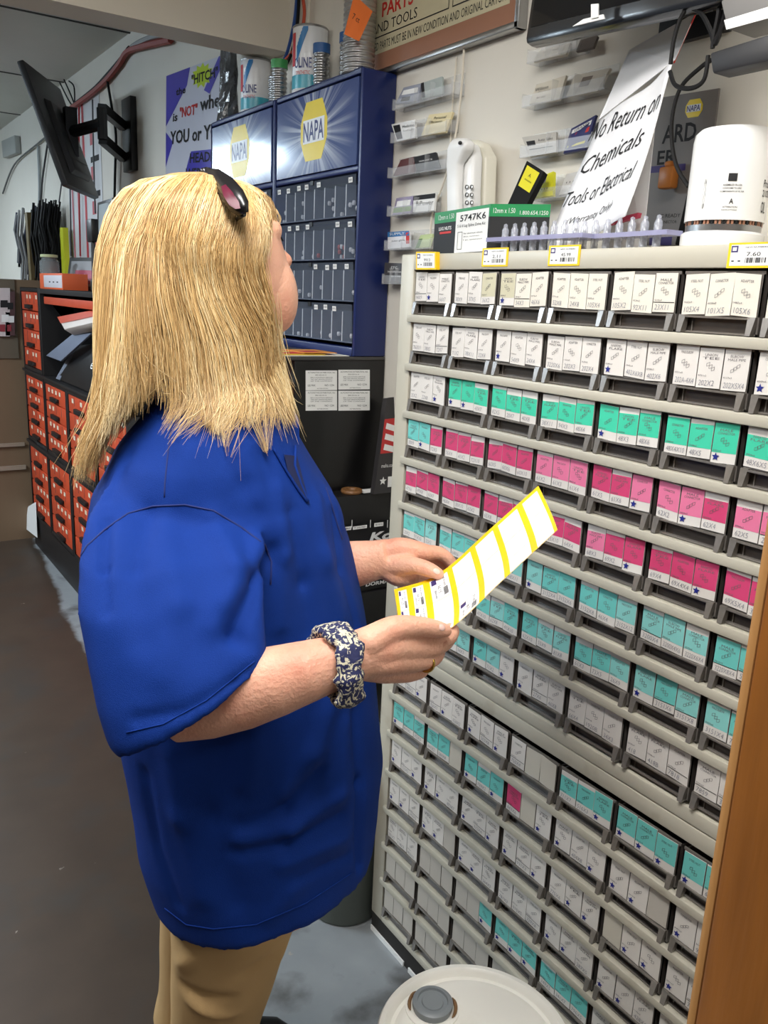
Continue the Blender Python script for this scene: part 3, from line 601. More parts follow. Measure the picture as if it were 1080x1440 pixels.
def cable(pts, r, m, lab, cat='cable', name='cable', group=None, n=6):
    # smooth through the points
    out = []
    for i in range(len(pts) - 1):
        p0, p1, p2, p3 = pts[max(i - 1, 0)], pts[i], pts[i + 1], pts[min(i + 2, len(pts) - 1)]
        for k in range(6):
            t = k / 6; out.append(0.5 * ((2 * p1) + (p2 - p0) * t + (2 * p0 - 5 * p1 + 4 * p2 - p3) * t * t + (3 * p1 - p0 - 3 * p2 + p3) * t ** 3))
    out.append(pts[-1]); b = MB(); b.tube(out, r, m, n); return b.build(name, smooth=True, label=lab, cat=cat, group=group)
M_cord = mat('cream_cord', (224, 216, 200), 0.5); M_blk = mat('black_rubber', (15, 14, 15), 0.6, spec=.25)
cable([P(x, y, 0, WX - .012) for x, y in ((653, 60), (650, 110), (645, 160), (636, 215), (622, 262), (608, 300), (604, 352))], .0028, M_cord, 'cream phone cord hanging down beside the card racks')
cable([P(x, y, 0, WX - .006) for x, y in ((642, 80), (636, 150), (632, 230), (626, 320))], .0022, M_cord, 'thin cream cable running straight down to the left of the wall phone')
# monitor, adapter and cables above the cabinet
mon = empty('monitor', (1.05, 0.95, 1.90), 'black flat monitor mounted above the beige cabinet, cut by the top of the photo', 'monitor')
l = P(735, 64, 0, 1.10); r = P(1012, 3, 0, 1.03); top = V((0.03, 0, 0.30))
q = [l, r, r + top, l + top]
b = MB(); b.slab(q, .035, mat('monitor_plastic', (16, 18, 24), 0.2, spec=0.7)); b.build('casing', mon, bevel=.012)
qq = [bil(q, .04, .09), bil(q, .96, .09), bil(q, .96, .95), bil(q, .04, .95)]
nn = (q[1] - q[0]).cross(q[3] - q[0]).normalized()
b = MB(); b.slab([p + nn * .001 for p in qq], .0008, mat('screen_glass', (8, 10, 16), 0.05, spec=0.8)); b.build('screen', mon)
b = MB(); b.slab([P(805, 37, 0, 1.045), P(850, 26, 0, 1.045), P(848, 20, 0, 1.045), P(820, 27, 0, 1.045)], .002, M_white); b.slab([P(831, 26, 0, 1.043), P(841, 24, 0, 1.043), P(841, 5, 0, 1.043), P(831, 6, 0, 1.043)], .002, M_white); b.build('sticker', mon)  # reflection on the monitor, built as thin white patches
b = MB(); b.bb((1.12, 1.02, 1.98), (WX - .001, 1.06, 2.03), M_black); b.bb((WX - .015, .97, 1.95), (WX - .001, 1.11, 2.12), M_black); b.build('wall_bracket', mon)
b = MB(); q = [P(1001, 104, 0, .99), P(1092, 84, 0, .99), P(1092, 44, 0, .99), P(997, 74, 0, .99)]; b.slab(q, .035, mat('adapter_plastic', (34, 34, 37), 0.5)); b.build('power_adapter', label='dark grey power adapter hanging by its cables at the right', cat='power adapter', bevel=.004)
b = MB(); q = [P(1022, 42, 0, 1.03), P(1095, 22, 0, 1.03), P(1095, -30, 0, 1.03), P(1012, 0, 0, 1.03)]; b.slab(q, .06, mat('grey_device', (120, 118, 116), 0.5)); b.patch(q, M_white, 0, 0, 1, .32, .001); b.build('router_box', label='grey box with a white front edge above the power adapter', cat='device', bevel=.004)
for pts, lab in (([(985, -10), (960, 20), (948, 55), (943, 90)], 'black cable dropping behind the top of the notice sheet'),
     ([(960, 8), (985, 18), (1000, 45), (1006, 62), (1020, 20), (1030, -10)], 'black cable looping up beside the grey box'),
     ([(1003, 60), (1015, 40), (1028, 20), (1050, -10)], 'black cable slanting up to the right'),
     ([(1001, 84), (985, 95), (958, 122), (946, 160), (945, 200), (952, 235), (968, 262)], 'black cable running down in front of the grey part package'),
     ([(996, 78), (990, 112), (972, 124), (950, 120), (942, 100)], 'black cable looped below the notice sheet top'),
     ([(1013, -10), (1010, 20), (1004, 50), (1002, 68)], 'thick black cable straight down to the adapter')):
    cable([P(x, y, 0, 1.05 if pts[0][0] != 1001 else 1.10) for x, y in pts], .0032, M_blk, lab, group=None)
# packages on the wall behind the notice sheet
M_gp = mat('grey_package', (118, 113, 110), 0.5); q = plane_q([(905, 345), (986, 345), (1011, 124), (925, 138)], 0, WX - .02)
b = MB(); b.slab(q, .004, M_gp); logo(b, q, .5, .84, .78, .955)
b.text(q, 'ARD', M_ink, .15, .69, .72, .81, bold=.02); b.text(q, 'ER', M_ink, .1, .55, .42, .645, bold=.02); b.text(q, 'AC READY', M_ink, .2, .19, .6, .215); b.text(q, 'CONNECTOR', M_ink, .2, .15, .55, .17)
b.patch(q, M_tagb, .0, .50, .6, .545); b.patch(q, M_tagb, .1, .0, .5, .1)
o = b.build('part_package', label='grey hanging package with a yellow badge behind the notice sheet', cat='package')
b = MB(); c = P(940, 250, 0, WX - .04); b.box(c, (.02, .03, .036), mat('orange_plastic', (176, 106, 40), 0.4)); b.box(c + V((0, 0, .022)), (.014, .016, .010), MATS['orange_plastic']); oo = b.build('orange_connector', o, bevel=.004)
b = MB(); b.slab(plane_q([(948, 345), (972, 345), (990, 180), (974, 236)], 0, 1.24), .02, M_blk); b.build('black_clamshell', label='black plastic case standing between the grey package and the oil filter', cat='case', bevel=.003)
# ------------------------------------------------------------------ things on the beige cabinet
ZT = 1.5888
FC = V((1.09, .786, ZT + .001)); FR = .0535
root = empty('oil_filter', FC, 'large white spin-on oil filter standing on the beige cabinet', 'oil filter')
M_fw = mat('filter_enamel', (240, 240, 238), 0.22, spec=0.6)
b = MB(); b.lathe(FC, [(FR, .036), (FR * 1.0, .0405), (FR * 1.0, .141), (FR * .97, .151), (FR * .86, .157), (FR * .4, .159), (0, .159)], M_fw, 48); can = b.build('can', root, smooth=True)
b = MB(); b.lathe(FC, [(FR * 1.02, 0), (FR * 1.05, .003), (FR * 1.05, .019), (FR * .98, .022), (FR * .95, .022)], M_fw, 48); b.build('cap', root, smooth=True)
b = MB(); b.lathe(FC, [(FR * .95, .022), (FR * .95, .031), (FR * .9, .032)], M_steel, 48)
for k in range(60):
    a = k * math.pi / 30; b.box(FC + V((math.cos(a), math.sin(a), 0)) * FR * .93 + V((0, 0, .0335)), (.003, .003, .006), MATS['brown_mount'] if k % 3 else M_black, Matrix.Rotation(a, 3, 'Z'))
b.build('metal_band', root, smooth=True)
def cylt(b, st, a0, a1, z0, z1, m, r=FR + .0006):
    vs, fs = glyphs(st, .01, 0); b.add([FC + V((r * math.cos(math.radians(a0 + (a1 - a0) * u)), r * math.sin(math.radians(a0 + (a1 - a0) * u)), z0 + (z1 - z0) * v)) for u, v in vs], fs, m)
b = MB(); a = 214
for k in range(4): b.add([FC + V(((FR + .0006) * math.cos(math.radians(t)), (FR + .0006) * math.sin(math.radians(t)), z)) for t, z in ((a + k * 3, .085), (a + k * 3 + 3, .085), (a + k * 3 + 3, .095), (a + k * 3, .095))], [(0, 1, 2, 3)], M_ink)
cylt(b, 'ASSEMBLED IN USA', a - 6, a + 20, .079, .0815, M_ink); cylt(b, 'CONFORMS TO SPEC', a - 6, a + 20, .075, .0772, M_ink); cylt(b, 'COMPONENTS OF FILTER', a - 9, a + 24, .071, .073, M_ink)
cylt(b, 'A', a + 5, a + 11, .056, .063, M_ink); cylt(b, 'ATTENTION', a - 3, a + 17, .051, .0532, M_ink); cylt(b, 'INSTRUCTIONS', a - 4, a + 17, .0475, .049, M_ink)
cylt(b, 'ProSelect', a + 57, a + 88, .08, .09, M_ink); cylt(b, '21036', a + 57, a + 78, .068, .077, M_ink); cylt(b, 'OIL', a + 58, a + 70, .047, .062, M_ink)
cylt(b, '1 2 3', a - 34, a - 30, .05, .09, M_seam)
b.build('printing', can)
# driver kit carton
def carton(a_, c_, d_, h, m, name, lab):   # a_ left front, c_ near corner, d_ far right (xy), base height ZT
    a_, c_, d_ = V(a_), V(c_), V(d_); e = a_ + (d_ - c_)
    up = V((0, 0, h)); b = MB(); b.hexa([a_, c_, c_ + up, a_ + up, e, d_, d_ + up, e + up], m); return b, [a_, c_, c_ + up, a_ + up], [c_, d_, d_ + up, c_ + up]
cn = P(690, 350, 2, ZT + .001); 
A_ = P(612, 300, 0, 1.075); C_ = P(690, 296, 0, 1.035); D_ = P(772, 319, 0, 1.10)
hh = .085; z = lambda p: V((p.x, p.y, ZT + .001))
M_gr = mat('green_print', (30, 140, 80), 0.4)
b, qa, qb = carton(z(A_), z(C_), z(D_), hh, mat('black_carton', (20, 20, 22), 0.6), 'c', '')
for q in (qa, qb): b.patch(q, M_gr, 0, .75, 1, 1, .0004)
b.text(qa, '12mm x 1.50', M_white, .08, .82, .38, .93, .0008); b.patch(qa, M_white, .42, .05, .98, .93, .0008)
b.text(qa, '5747K6', M_ink, .5, .72, .94, .86, .0014, bold=.01); b.text(qa, '5 & 6 Lug Spline Drive Kit', M_ink, .46, .58, .94, .66, .0014)
b.text(qa, 'For aluminum wheels', M_ink, .58, .44, .9, .47, .0014); b.text(qa, '20 pc. conversion', M_ink, .58, .37, .85, .4, .0014); b.text(qa, '1 pc. extension', M_ink, .58, .3, .9, .33, .0014)
for a in ((.47, .12, .475, .5), (.55, .12, .555, .5), (.47, .12, .555, .13), (.47, .49, .555, .5)): b.patch(qa, M_ink, *a, .0014)
b.text(qa, 'LUG NUTS', M_white, .1, .58, .34, .66, .0008, bold=.02); b.patch(qa, M_red, .12, .5, .34, .55, .0008)
b.text(qb, '12mm x 1.50', M_white, .05, .82, .42, .92, .0008); b.text(qb, '1.800.654.1250', M_white, .5, .79, .97, .87, .0008)
b.build('driver_kit_carton', label='black and green carton with a white 5747K6 label on the cabinet top', cat='carton', bevel=.001)
# black and yellow pry box leaning behind the carton
q = [P(700, 309, 0, 1.20), P(745, 309, 0, 1.20), P(766, 240, 0, 1.235), P(742, 226, 0, 1.235)]
q[0].z = q[1].z = ZT + .055
b = MB(); b.slab([P(712, 292, 0, 1.2), P(731, 306, 0, 1.2), P(765, 241, 0, 1.235), P(741, 226, 0, 1.235)], .014, M_blk); qq = [P(712, 292, 0, 1.2), P(731, 306, 0, 1.2), P(765, 241, 0, 1.235), P(741, 226, 0, 1.235)]
b.patch(qq, L_(225, 215, 40), .12, .5, .85, .93, .0006); b.text(qq, 'A', M_ink, .4, .75, .55, .82, .001); b.text(qq, '*****', M_ink, .3, .66, .7, .7, .001)
q2 = [P(703, 352, 0, 1.2), P(745, 352, 0, 1.2), P(742, 303, 0, 1.2), P(715, 285, 0, 1.2)]; q2[0].z = q2[1].z = ZT + .001
b.slab(q2, .02, M_blk)
b.build('display_box', label='open black display box with a yellow sticker leaning behind the green carton', cat='box')
# notice sheet, creased, with a back leg
M_note = mat('notice_paper', (236, 236, 238), 0.6, var=0.02); M_mark = mat('marker_ink', (22, 22, 24), 0.6)
root = empty('notice_sheet', (1.12, 1.05, ZT), 'white notice sheet lettered No Return on Chemicals, leaning on the cabinet', 'notice')
nq = [P(768, 352, 0, 1.10), P(880, 304, 0, 1.075), P(949, 84, 0, 1.12), P(842, 168, 0, 1.165)]
b = MB(); G = 12; vs = []; fs = []
nrm = (nq[1] - nq[0]).cross(nq[3] - nq[0]).normalized()
def bow(u, v): return bil(nq, u, v) + nrm * (-.010 * math.sin(math.pi * u) * (1 - v * .4) + .003 * math.sin(u * 9 + v * 5))
for s in (0, -.0012):
    for j in range(G + 1):
        for i in range(G + 1): vs.append(bow(i / G, j / G) + nrm * s)
W_ = G + 1
for j in range(G):
    for i in range(G):
        k = j * W_ + i; fs.append((k, k + 1, k + W_ + 1, k + W_)); k += W_ * W_; fs.append((k, k + W_, k + W_ + 1, k + 1))
for i in range(G):
    for (a0, a1) in ((i, i + 1), (G * W_ + i + 1, G * W_ + i), ((i + 1) * W_, i * W_), (i * W_ + G, (i + 1) * W_ + G)): fs.append((a1, a0, a0 + W_ * W_, a1 + W_ * W_))
b.add(vs, fs, M_note)
def ntext(st, c0, c1, h, lift=.0012, sh=.0):   # baseline from pixel c0 to c1
    vs_, f_ = glyphs(st, -.004, .28)
    def uvp(px, py):
        # invert the bilinear quad in photo coordinates by iteration
        u = v = .5
        tp = [(768, 352), (880, 304), (949, 84), (842, 168)]
        for _ in range(40):
            x = (tp[0][0] * (1 - u) + tp[1][0] * u) * (1 - v) + (tp[3][0] * (1 - u) + tp[2][0] * u) * v; y = (tp[0][1] * (1 - u) + tp[1][1] * u) * (1 - v) + (tp[3][1] * (1 - u) + tp[2][1] * u) * v
            u += (px - x) / 115; y_ = y; v += -(py - y_) / 200 - (px - x) * .5 / 200 * .9
        return u, v
    (ua, va), (ub, vb) = uvp(*c0), uvp(*c1)
    b.add([bow(ua + (ub - ua) * x, va + (vb - va) * x + h * y) + nrm * lift for x, y in vs_], f_, M_mark)
ntext('No Return on', (826, 199), (925, 150), .14)
ntext('Chemicals', (815, 244), (900, 198), .13)
ntext('Tools or Electrical', (793, 292), (889, 246), .115)
ntext('(Warranty Only)', (795, 318), (859, 292), .07)
b.build('front_sheet', root, smooth='all')
b = MB(); b.slab([nq[3], nq[2], P(978, 18, 0, 1.20), P(885, 70, 0, 1.21)], .001, M_note); b.build('folded_top', root)
b = MB(); b.slab([P(845, 352, 0, 1.18), P(903, 352, 0, 1.16), P(921, 175, 0, 1.14), P(880, 200, 0, 1.14)], .001, M_note); b.build('back_leg', root)
cable([P(979, 18, 0, 1.195), P(960, 60, 0, 1.16), P(948, 88, 0, 1.12)], .0012, M_red, 'thin red string along the top edge of the notice sheet', 'string', 'string')
b = MB(); b.slab([P(835, 322, 0, 1.13), P(895, 306, 0, 1.13), P(897, 299, 0, 1.13), P(845, 312, 0, 1.13)], .01, L_(190, 60, 90)); b.build('pink_packet', label='pink packet tucked under the notice sheet', cat='packet')
# blister strips of clear bulbs
M_lav = mat('lavender_plastic', (170, 170, 205), 0.12, alpha=.75, spec=.9); M_glass = mat('bulb_glass', (200, 204, 222), 0.05, alpha=.42, spec=1.0, var=.5, scale=200)
def bulb_strip(p0, p1, n, lab, glab, dx=0):
    p0, p1 = V(p0), V(p1); dr = (p1 - p0).normalized(); sd = V((dr.y, -dr.x, 0)) * .016
    zc = ZT + .026
    b = MB(); a = p0 - dr * .02; e = p1 + dr * .02
    pl = [V((a - sd).to_tuple()), V((e - sd).to_tuple()), V((e + sd).to_tuple()), V((a + sd).to_tuple())]
    for p in pl: p.z = zc
    for p in pl: pass
    b.slab([pl[3], pl[2], pl[1], pl[0]] if ((pl[1] - pl[0]).cross(pl[3] - pl[0])).z < 0 else pl, .007, M_lav); 
    b.build('bulb_strip', label=lab, cat='bulb tray', group='lavender strips of clear bulbs')
    me = None
    for i in range(n):
        p = p0.lerp(p1, (i + .5) / n); p.z = ZT + .0008
        if me is None:
            t = MB(); t.lathe((0, 0, 0), [(.0055, 0), (.0062, .002), (.0062, .038), (.004, .042), (.0035, .047), (0, .049)], M_glass, 12); m1 = t.mesh('bulb_glass'); t = MB(); t.lathe((0, 0, 0), [(.0035, .001), (.0035, .008), (.001, .009), (.001, .02), (.003, .022), (.003, .034)], M_steel, 8); m2 = t.mesh('bulb_core')
        root = empty('glass_bulb', p, glab, 'bulb', glab)
        for nm, mm in (('envelope', m1), ('metal_core', m2)):
            o = bpy.data.objects.new(nm, mm); COL.objects.link(o); o.parent = root; mm.polygons.foreach_set('use_smooth', [True] * len(mm.polygons))
        me = 1
yl = lambda px: P(px, 345, 0, 1.03)
bulb_strip((1.03, yl(703).y, 0), (1.03, yl(815).y, 0), 8, 'lavender strip of clear bulbs nearer the green carton', 'clear bulb upright in the strip nearer the green carton')
bulb_strip((1.06, P(812, 345, 0, 1.06).y, 0), (1.045, P(932, 345, 0, 1.045).y, 0), 7, 'lavender strip of clear bulbs nearer the white oil filter', 'clear bulb upright in the strip nearer the oil filter')

# ------------------------------------------------------------------ black unit, cartons and bin between person and cabinet
UY = 1.9485
unit = empty('black_shelf_unit', (1.16, 2.4, 0), 'black steel shelf unit under the blue bin cabinets with four white notices', 'shelf unit')
M_bk = mat('black_enamel', (16, 15, 16), 0.3, var=.2, spec=.5)
b = MB(); b.bb((1.02, UY, 0), (WX - .002, UY + .02, 1.338), M_bk); b.build('side_panel', unit, bevel=.002)
b = MB(); b.bb((1.03, UY + .02, 0.0), (WX - .002, 2.95, 1.335), M_bk); b.build('cabinet_body', unit)
b = MB(); b.bb((.96, UY, 1.3385), (WX - .002, 2.96, 1.348), mat('worktop_edge', (60, 58, 56), .5)); b.build('top_board', unit, bevel=.002)
for i, (x, y) in enumerate(((430, 521), (476, 520), (430, 549.5), (476, 549.5))):
    q = plane_q([(x, y + 28), (x + 44, y + 27.5), (x + 44, y), (x, y)], 1, UY - .0012)
    b = MB(); b.slab(q, .0008, M_white); b.text(q, 'AUTOMOTIVE DISTRIBUTION, INC', M_ink, .06, .85, .94, .93, .0004); b.text(q, '800-555-0114', M_ink, .3, .74, .65, .8, .0004)
    for k in range(3): b.text(q, ('BIN LOCATION SERVICE', 'THIS UNIT REMAINS PROPERTY', 'OF THE COMPANY')[k], M_ink, .15, .62 - k * .09, .85, .67 - k * .09, .0004)
    b.text(q, 'NO 1234', M_ink, .6, .2, .9, .3, .0004); b.text(q, 'LBS MAX', M_ink, .06, .2, .3, .3, .0004); b.text(q, 'ATTENTION', M_ink, .35, .06, .7, .11, .0004)
    b.build('notice_label', unit)
rr = random.Random(2); mc = [L_(226, 190, 60), L_(200, 60, 70), L_(235, 235, 225), L_(200, 120, 150), L_(230, 150, 60)]
for i in range(5):
    y0 = UY + .02 + i * .01; x0 = .975 + i * .012; zz = 1.3485 + .0012 * (4 - i) + 0
for i, (x0, x1, y0, y1, lab) in enumerate(((.975, 1.19, 1.96, 2.2, 'white folded paper lying lowest on the worktop edge below the blue cabinets'), (.985, 1.12, 1.965, 2.17, 'yellow printed leaflet on the worktop below the blue cabinets'), (.99, 1.09, 2.0, 2.19, 'red and pink leaflet on the worktop beside the chin'), (1.06, 1.16, 1.975, 2.1, 'orange edged flyer on the worktop close to the blue cabinet'))):
    b = MB(); z0 = 1.3485 + i * .0022; b.bb((x0, y0, z0), (x1, y1, z0 + .0018), (mc[2], mc[0], mc[1], mc[4])[i])
    q = [V((x0, y0, z0 + .0019)), V((x1, y0, z0 + .0019)), V((x1, y1, z0 + .0019)), V((x0, y1, z0 + .0019))]
    b.patch(q, mc[(i + 3) % 5], .1, .1, .6, .5); b.patch(q, mc[(i + 1) % 5], .5, .55, .9, .9); b.build('leaflet', label=lab, cat='leaflet', group='leaflets under the blue cabinets')
# red tray case
q = plane_q([(372, 585), (413, 584), (413, 536), (372, 532)], 1, 1.96)

root = empty('red_parts_case', (q[1].x - .06, 1.96, q[0].z), 'red plastic parts case with a white label behind the shirt collar', 'parts case')
b = MB(); x1 = min(1.018, q[1].x - .001); x0 = x1 - .14; z0 = 1.168; z1 = q[2].z
b.bb((x0, 1.962, z0), (x1, 2.2, z1), M_red); b.build('case', root, bevel=.004)
b = MB(); b.bb((x0 + .01, 1.9605, z0 + .012), (x1 - .012, 1.9619, z1 - .02), L_(150, 34, 30)); q = [V((x1 - .09, 1.96, z0 + .035)), V((x1 - .016, 1.96, z0 + .035)), V((x1 - .016, 1.96, z0 + .068)), V((x1 - .09, 1.96, z0 + .068))]; b.slab(q, .0004, M_white); b.text(q, 'LICENSE PLATE', M_ink, .1, .6, .9, .85); b.text(q, 'BULBS 12V', M_ink, .1, .2, .6, .4); b.build('label_plate', root)
b = MB(); b.bb((.86, 1.955, 0), (1.019, 2.4, 1.167), M_bk); b.build('storage_pedestal', label='black pedestal under the red parts case', cat='pedestal')
# black cartons in front of the unit
YB = 1.80
tbl = empty('black_rack_shelf', (1.16, 1.87, 0), 'low black rack holding the printed black cartons', 'rack')
b = MB(); b.bb((1.1, 1.69, .60), (WX - .004, UY - .004, .615), M_bk); b.build('shelf_board', tbl)
b = MB(); b.bb((1.1, 1.69, 0), (1.12, UY - .021, .5995), M_bk); b.build('side_panel', tbl)
b = MB(); b.bb((1.1, UY - .02, 0), (WX - .004, UY - .004, .5995), M_bk); b.build('back_panel', tbl)
def bcarton(x0, x1, y0, y1, z0, z1, lab): 
    b = MB(); b.bb((x0, y0, z0), (x1, y1, z1), mat('carton_black', (20, 20, 22), .4, var=.3)); q = [V((x0, y0, z0)), V((x1, y0, z0)), V((x1, y0, z1)), V((x0, y0, z1))]; return b, q
b, q = bcarton(.985, WX - .004, 1.875, UY - .004, .616, .985, '')
o = b.build('black_carton', label='tall black carton directly below the notices, its flap creased', cat='carton', group='black display cartons', bevel=.002)
b, q = bcarton(.99, WX - .004, 1.70, 1.873, .78, .905, '')
M_gw = mat('grey_white', (214, 214, 214), .6)
def inq(px, py):  # fraction on the plane of q
    p = P(px, py, 1, q[0].y); return ((p.x - q[0].x) / (q[1].x - q[0].x), (p.z - q[0].z) / (q[3].z - q[0].z))
for (x0, y0, x1, y1, st) in ((478, 747, 494, 740, '1780'), (496, 745, 516, 738, 'M 270 PED'), (526, 741, 539, 734, '40 W/16')):
    u0, v0 = inq(x0, y0); u1, v1 = inq(x1, y1); b.patch(q, M_white, u0, v0, u1, v1, .0005); b.text(q, st, M_ink, u0 + .01, v0 + (v1 - v0) * .3, u1 - .01, v1 - (v1 - v0) * .25, .001)
u0, v0 = inq(519, 762); u1, v1 = inq(552, 745); b.text(q, 'Ko', M_gw, u0, v0, u1, v1, .0006, bold=.04, shear=.2)
for x in (494, 520, 544): u0, v0 = inq(x, 742); u1, v1 = inq(x + 1.5, 731); b.patch(q, M_gw, u0, v0, u1, v1, .0006)
b.build('black_carton', label='black carton lettered Ko with three white stickers', cat='carton', group='black display cartons', bevel=.0015)
b, q = bcarton(.99, WX - .004, 1.69, 1.873, .616, .778, '')
u0, v0 = inq(514, 825); u1, v1 = inq(548, 814); b.text(q, 'DORMAN', M_gw, u0, v0, u0 + (u1 - u0) * 1.15, v1, .0006, bold=.03, shear=.1)
b.build('black_carton', label='black carton with pale capital letters, under the one lettered Ko', cat='carton', group='black display cartons', bevel=.0015)
M_cu = mat('brown_ring', (128, 88, 50), .4)
c = P(478, 684, 2, .99); c.z = .985
b = MB(); b.lathe((c.x, 1.905, .9858), [(.028, 0), (.03, .004), (.028, .01), (.016, .01), (.014, .004), (.016, 0)], M_cu, 24); b.build('brown_gasket', smooth=True, label='brown round gasket lying on top of the tall black carton', cat='gasket')
b = MB(); b.bb((1.205, 1.885, .9856), (1.265, 1.925, .9866), M_white); b.build('paper_slip', label='white slip of paper on top of the tall black carton', cat='paper')
# striped package leaning at the cabinet side
q = [P(526, 697, 1, 1.86), P(556, 697, 1, 1.86), P(556, 558, 1, 1.90), P(544, 560, 1, 1.90)]
q[0].z = q[1].z = .987
root_b = MB(); root_b.slab(q, .02, mat('charcoal_print', (52, 50, 52), .45)); b = root_b; b.patch(q, L_(190, 50, 50), .05, .42, 1, .78, .0006)
for k in range(3): b.add([bil(q, *t) + V((0, -.0012, 0)) for t in ((.2, .46 + k * .11), (.9, .42 + k * .11), (.95, .48 + k * .11), (.25, .52 + k * .11))], [(0, 1, 2, 3)], M_white)
b.text(q, 'maha.com', M_white, .2, .27, .95, .31, .001); b.patch(q, M_white, .6, .06, 1, .17, .0008); b.star(q, M_white, .35, .13, .012, .001)
b.build('striped_package', label='charcoal package with a red and white flag pattern wedged beside the beige cabinet', cat='package')
# bin behind the shirt hem
M_bin2 = mat('grey_green_bin', (88, 94, 88), .5)
bc = V((.985, 1.56, 0)); root = empty('waste_bin', bc, 'grey green ribbed waste bin behind the shirt hem', 'waste bin')
b = MB(); b.lathe(bc, [(.085, 0), (.09, .004), (.1, .36), (.108, .362), (.108, .375), (.101, .377), (.102, .40), (.109, .402), (.109, .415), (.098, .416), (.088, .02), (0, .018)], M_bin2, 32); b.build('bin_body', root, smooth=True)
b = MB(); b.lathe(bc + V((0, 0, .4165)), [(.105, 0), (.107, .01), (.08, .075), (.03, .085), (0, .086)], M_bin2, 32); b.build('bin_lid', root, smooth=True)
0 and cable([V((1.0, 1.62 + .012 * math.sin(k), .62 + .012 * k)) + V((.012 * math.cos(k * 1.3), 0, 0)) for k in range(12)], .004, M_blk, 'short black coiled cord hanging beside the cabinet, above the waste bin', 'cord', 'coiled_cord')

# ------------------------------------------------------------------ orange drawer cabinets
OX = .97; M_or = mat('orange_drawer', (198, 74, 42), .5, var=.12, scale=8); M_ob = mat('charcoal_frame', (30, 29, 30), .5); M_op = mat('pull_black', (22, 20, 20), .5); M_os = mat('pale_sticker', (228, 214, 190), .6)
def ocab(ya, yb, z0, z1, lab, n=4, seed=0):
    root = empty('orange_drawer_cabinet', (OX, (ya + yb) / 2, z0), lab, 'drawer cabinet', 'orange fronted drawer cabinets')
    t = .018; b = MB()
    b.bb((OX, ya - t, z0), (WX - .004, ya - .001, z1), M_ob); b.bb((OX, yb + .001, z0), (WX - .004, yb + t, z1), M_ob); b.bb((OX, yb + t, z1 - t), (WX - .004, ya - t, z1), M_ob); b.bb((OX, yb + t, z0), (WX - .004, ya - t, z0 + t), M_ob); b.bb((WX - .01, yb + t, z0 + t), (WX - .004, ya - t, z1 - t), M_ob)
    b.build('frame', root, bevel=.003); rr = random.Random(seed); h = (z1 - z0 - 2 * t) / n; m_ = (ya + yb) / 2
    for k in range(n):
        za = z0 + t + k * h + .003; zb = za + h - .006; x0 = OX + .004
        b = MB(); b.bb((x0, yb + t + .003, za), (x0 + .26, ya - t - .003, zb), M_or); d = b.build('drawer', root, bevel=.002)
        b = MB(); b.bb((x0 - .016, m_ - .07, za + .012), (x0 - .0005, m_ + .07, za + .03), M_op); b.bb((x0 - .018, m_ - .06, za + .008), (x0 - .014, m_ + .06, za + .02), M_op); b.build('pull', d, bevel=.002)
        b = MB()
        for j in range(5):
            if rr.random() < .35: continue
            y = yb + t + .05 + j * (ya - yb - .12) / 4.6; b.bb((x0 - .001, y - .016, zb - .034), (x0 - .0002, y + .016, zb - .014), M_os)
        if b.v: b.build('sticker', d)
        b = MB()   # moulded lines of the compartments
        for j in range(1, 4):
            y = yb + t + (ya - yb - 2 * t) * j / 4; b.bb((x0 - .0008, y - .002, za + .036), (x0 - .0001, y + .002, zb - .004), M_seam)
        b.build('groove', d)
YS = [5.14, 4.66, 4.18, 3.70, 3.22]
names = ['farthest along the wall', 'second from the far end', 'third from the far end, beside the blonde hair', 'nearest, hidden behind the person']
ocab(5.14, 4.68, 1.04, 1.478, 'orange drawer cabinet on the topmost tier at the far end', 4, 1)
for k in range(4):
    ocab(YS[k], YS[k + 1] + .012, .6352, 1.022 - .0, 'orange drawer cabinet of the middle tier, ' + names[k], 4, 10 + k)
    ocab(YS[k], YS[k + 1] + .012, .185, .617, 'orange drawer cabinet of the bottom tier, ' + names[k], 4, 20 + k)
b = MB(); b.bb((OX + .002, 3.22, 0), (WX - .004, 5.14, .1835), M_ob); b.build('plinth', label='long black plinth under the orange drawer cabinets', cat='plinth')
for z0, z1 in ((.6172, .6348), (1.0222, 1.0398)):
    b = MB(); b.bb((OX - .01, 3.22, z0 + .001), (WX - .004, 5.15, z1 - .001), M_ob); b.build('divider_shelf', label='thin black shelf board ' + ('between bottom and middle tiers' if z0 < .9 else 'under the open case') + ' of the orange cabinets', cat='shelf', bevel=.002)
root = empty('open_shelf_case', (OX + .1, 4.0, 1.04), 'black open shelf case with an orange rail, top tier beside the hair', 'shelf case')
b = MB(); b.bb((OX, 4.64, 1.0402), (WX - .004, 4.66, 1.478), M_ob); b.bb((OX, 3.22, 1.0402), (WX - .004, 3.24, 1.478), M_ob); b.bb((OX, 3.24, 1.455), (WX - .004, 4.64, 1.478), M_ob); b.bb((WX - .02, 3.24, 1.0402), (WX - .004, 4.64, 1.455), M_ob); b.build('case', root, bevel=.003)
b = MB(); b.bb((OX + .01, 3.24, 1.405), (OX + .03, 4.6, 1.44), M_or); b.build('rail', root, bevel=.002)
b = MB(); q = [P(90, 463, 0, .95), P(137, 452, 0, .95), P(133, 436, 0, 1.0), P(81, 446, 0, 1.0)]; b.slab(q, .05, L_(214, 200, 190)); b.patch(q, M_or, 0, .45, 1, 1, .002); b.build('orange_package', label='orange and white package lying tilted in the open shelf case', cat='package', bevel=.004)
q = [V((.985, 4.45, 1.045)), V((.985, 3.75, 1.045)), V((1.05, 3.75, 1.27)), V((1.05, 4.30, 1.22))]
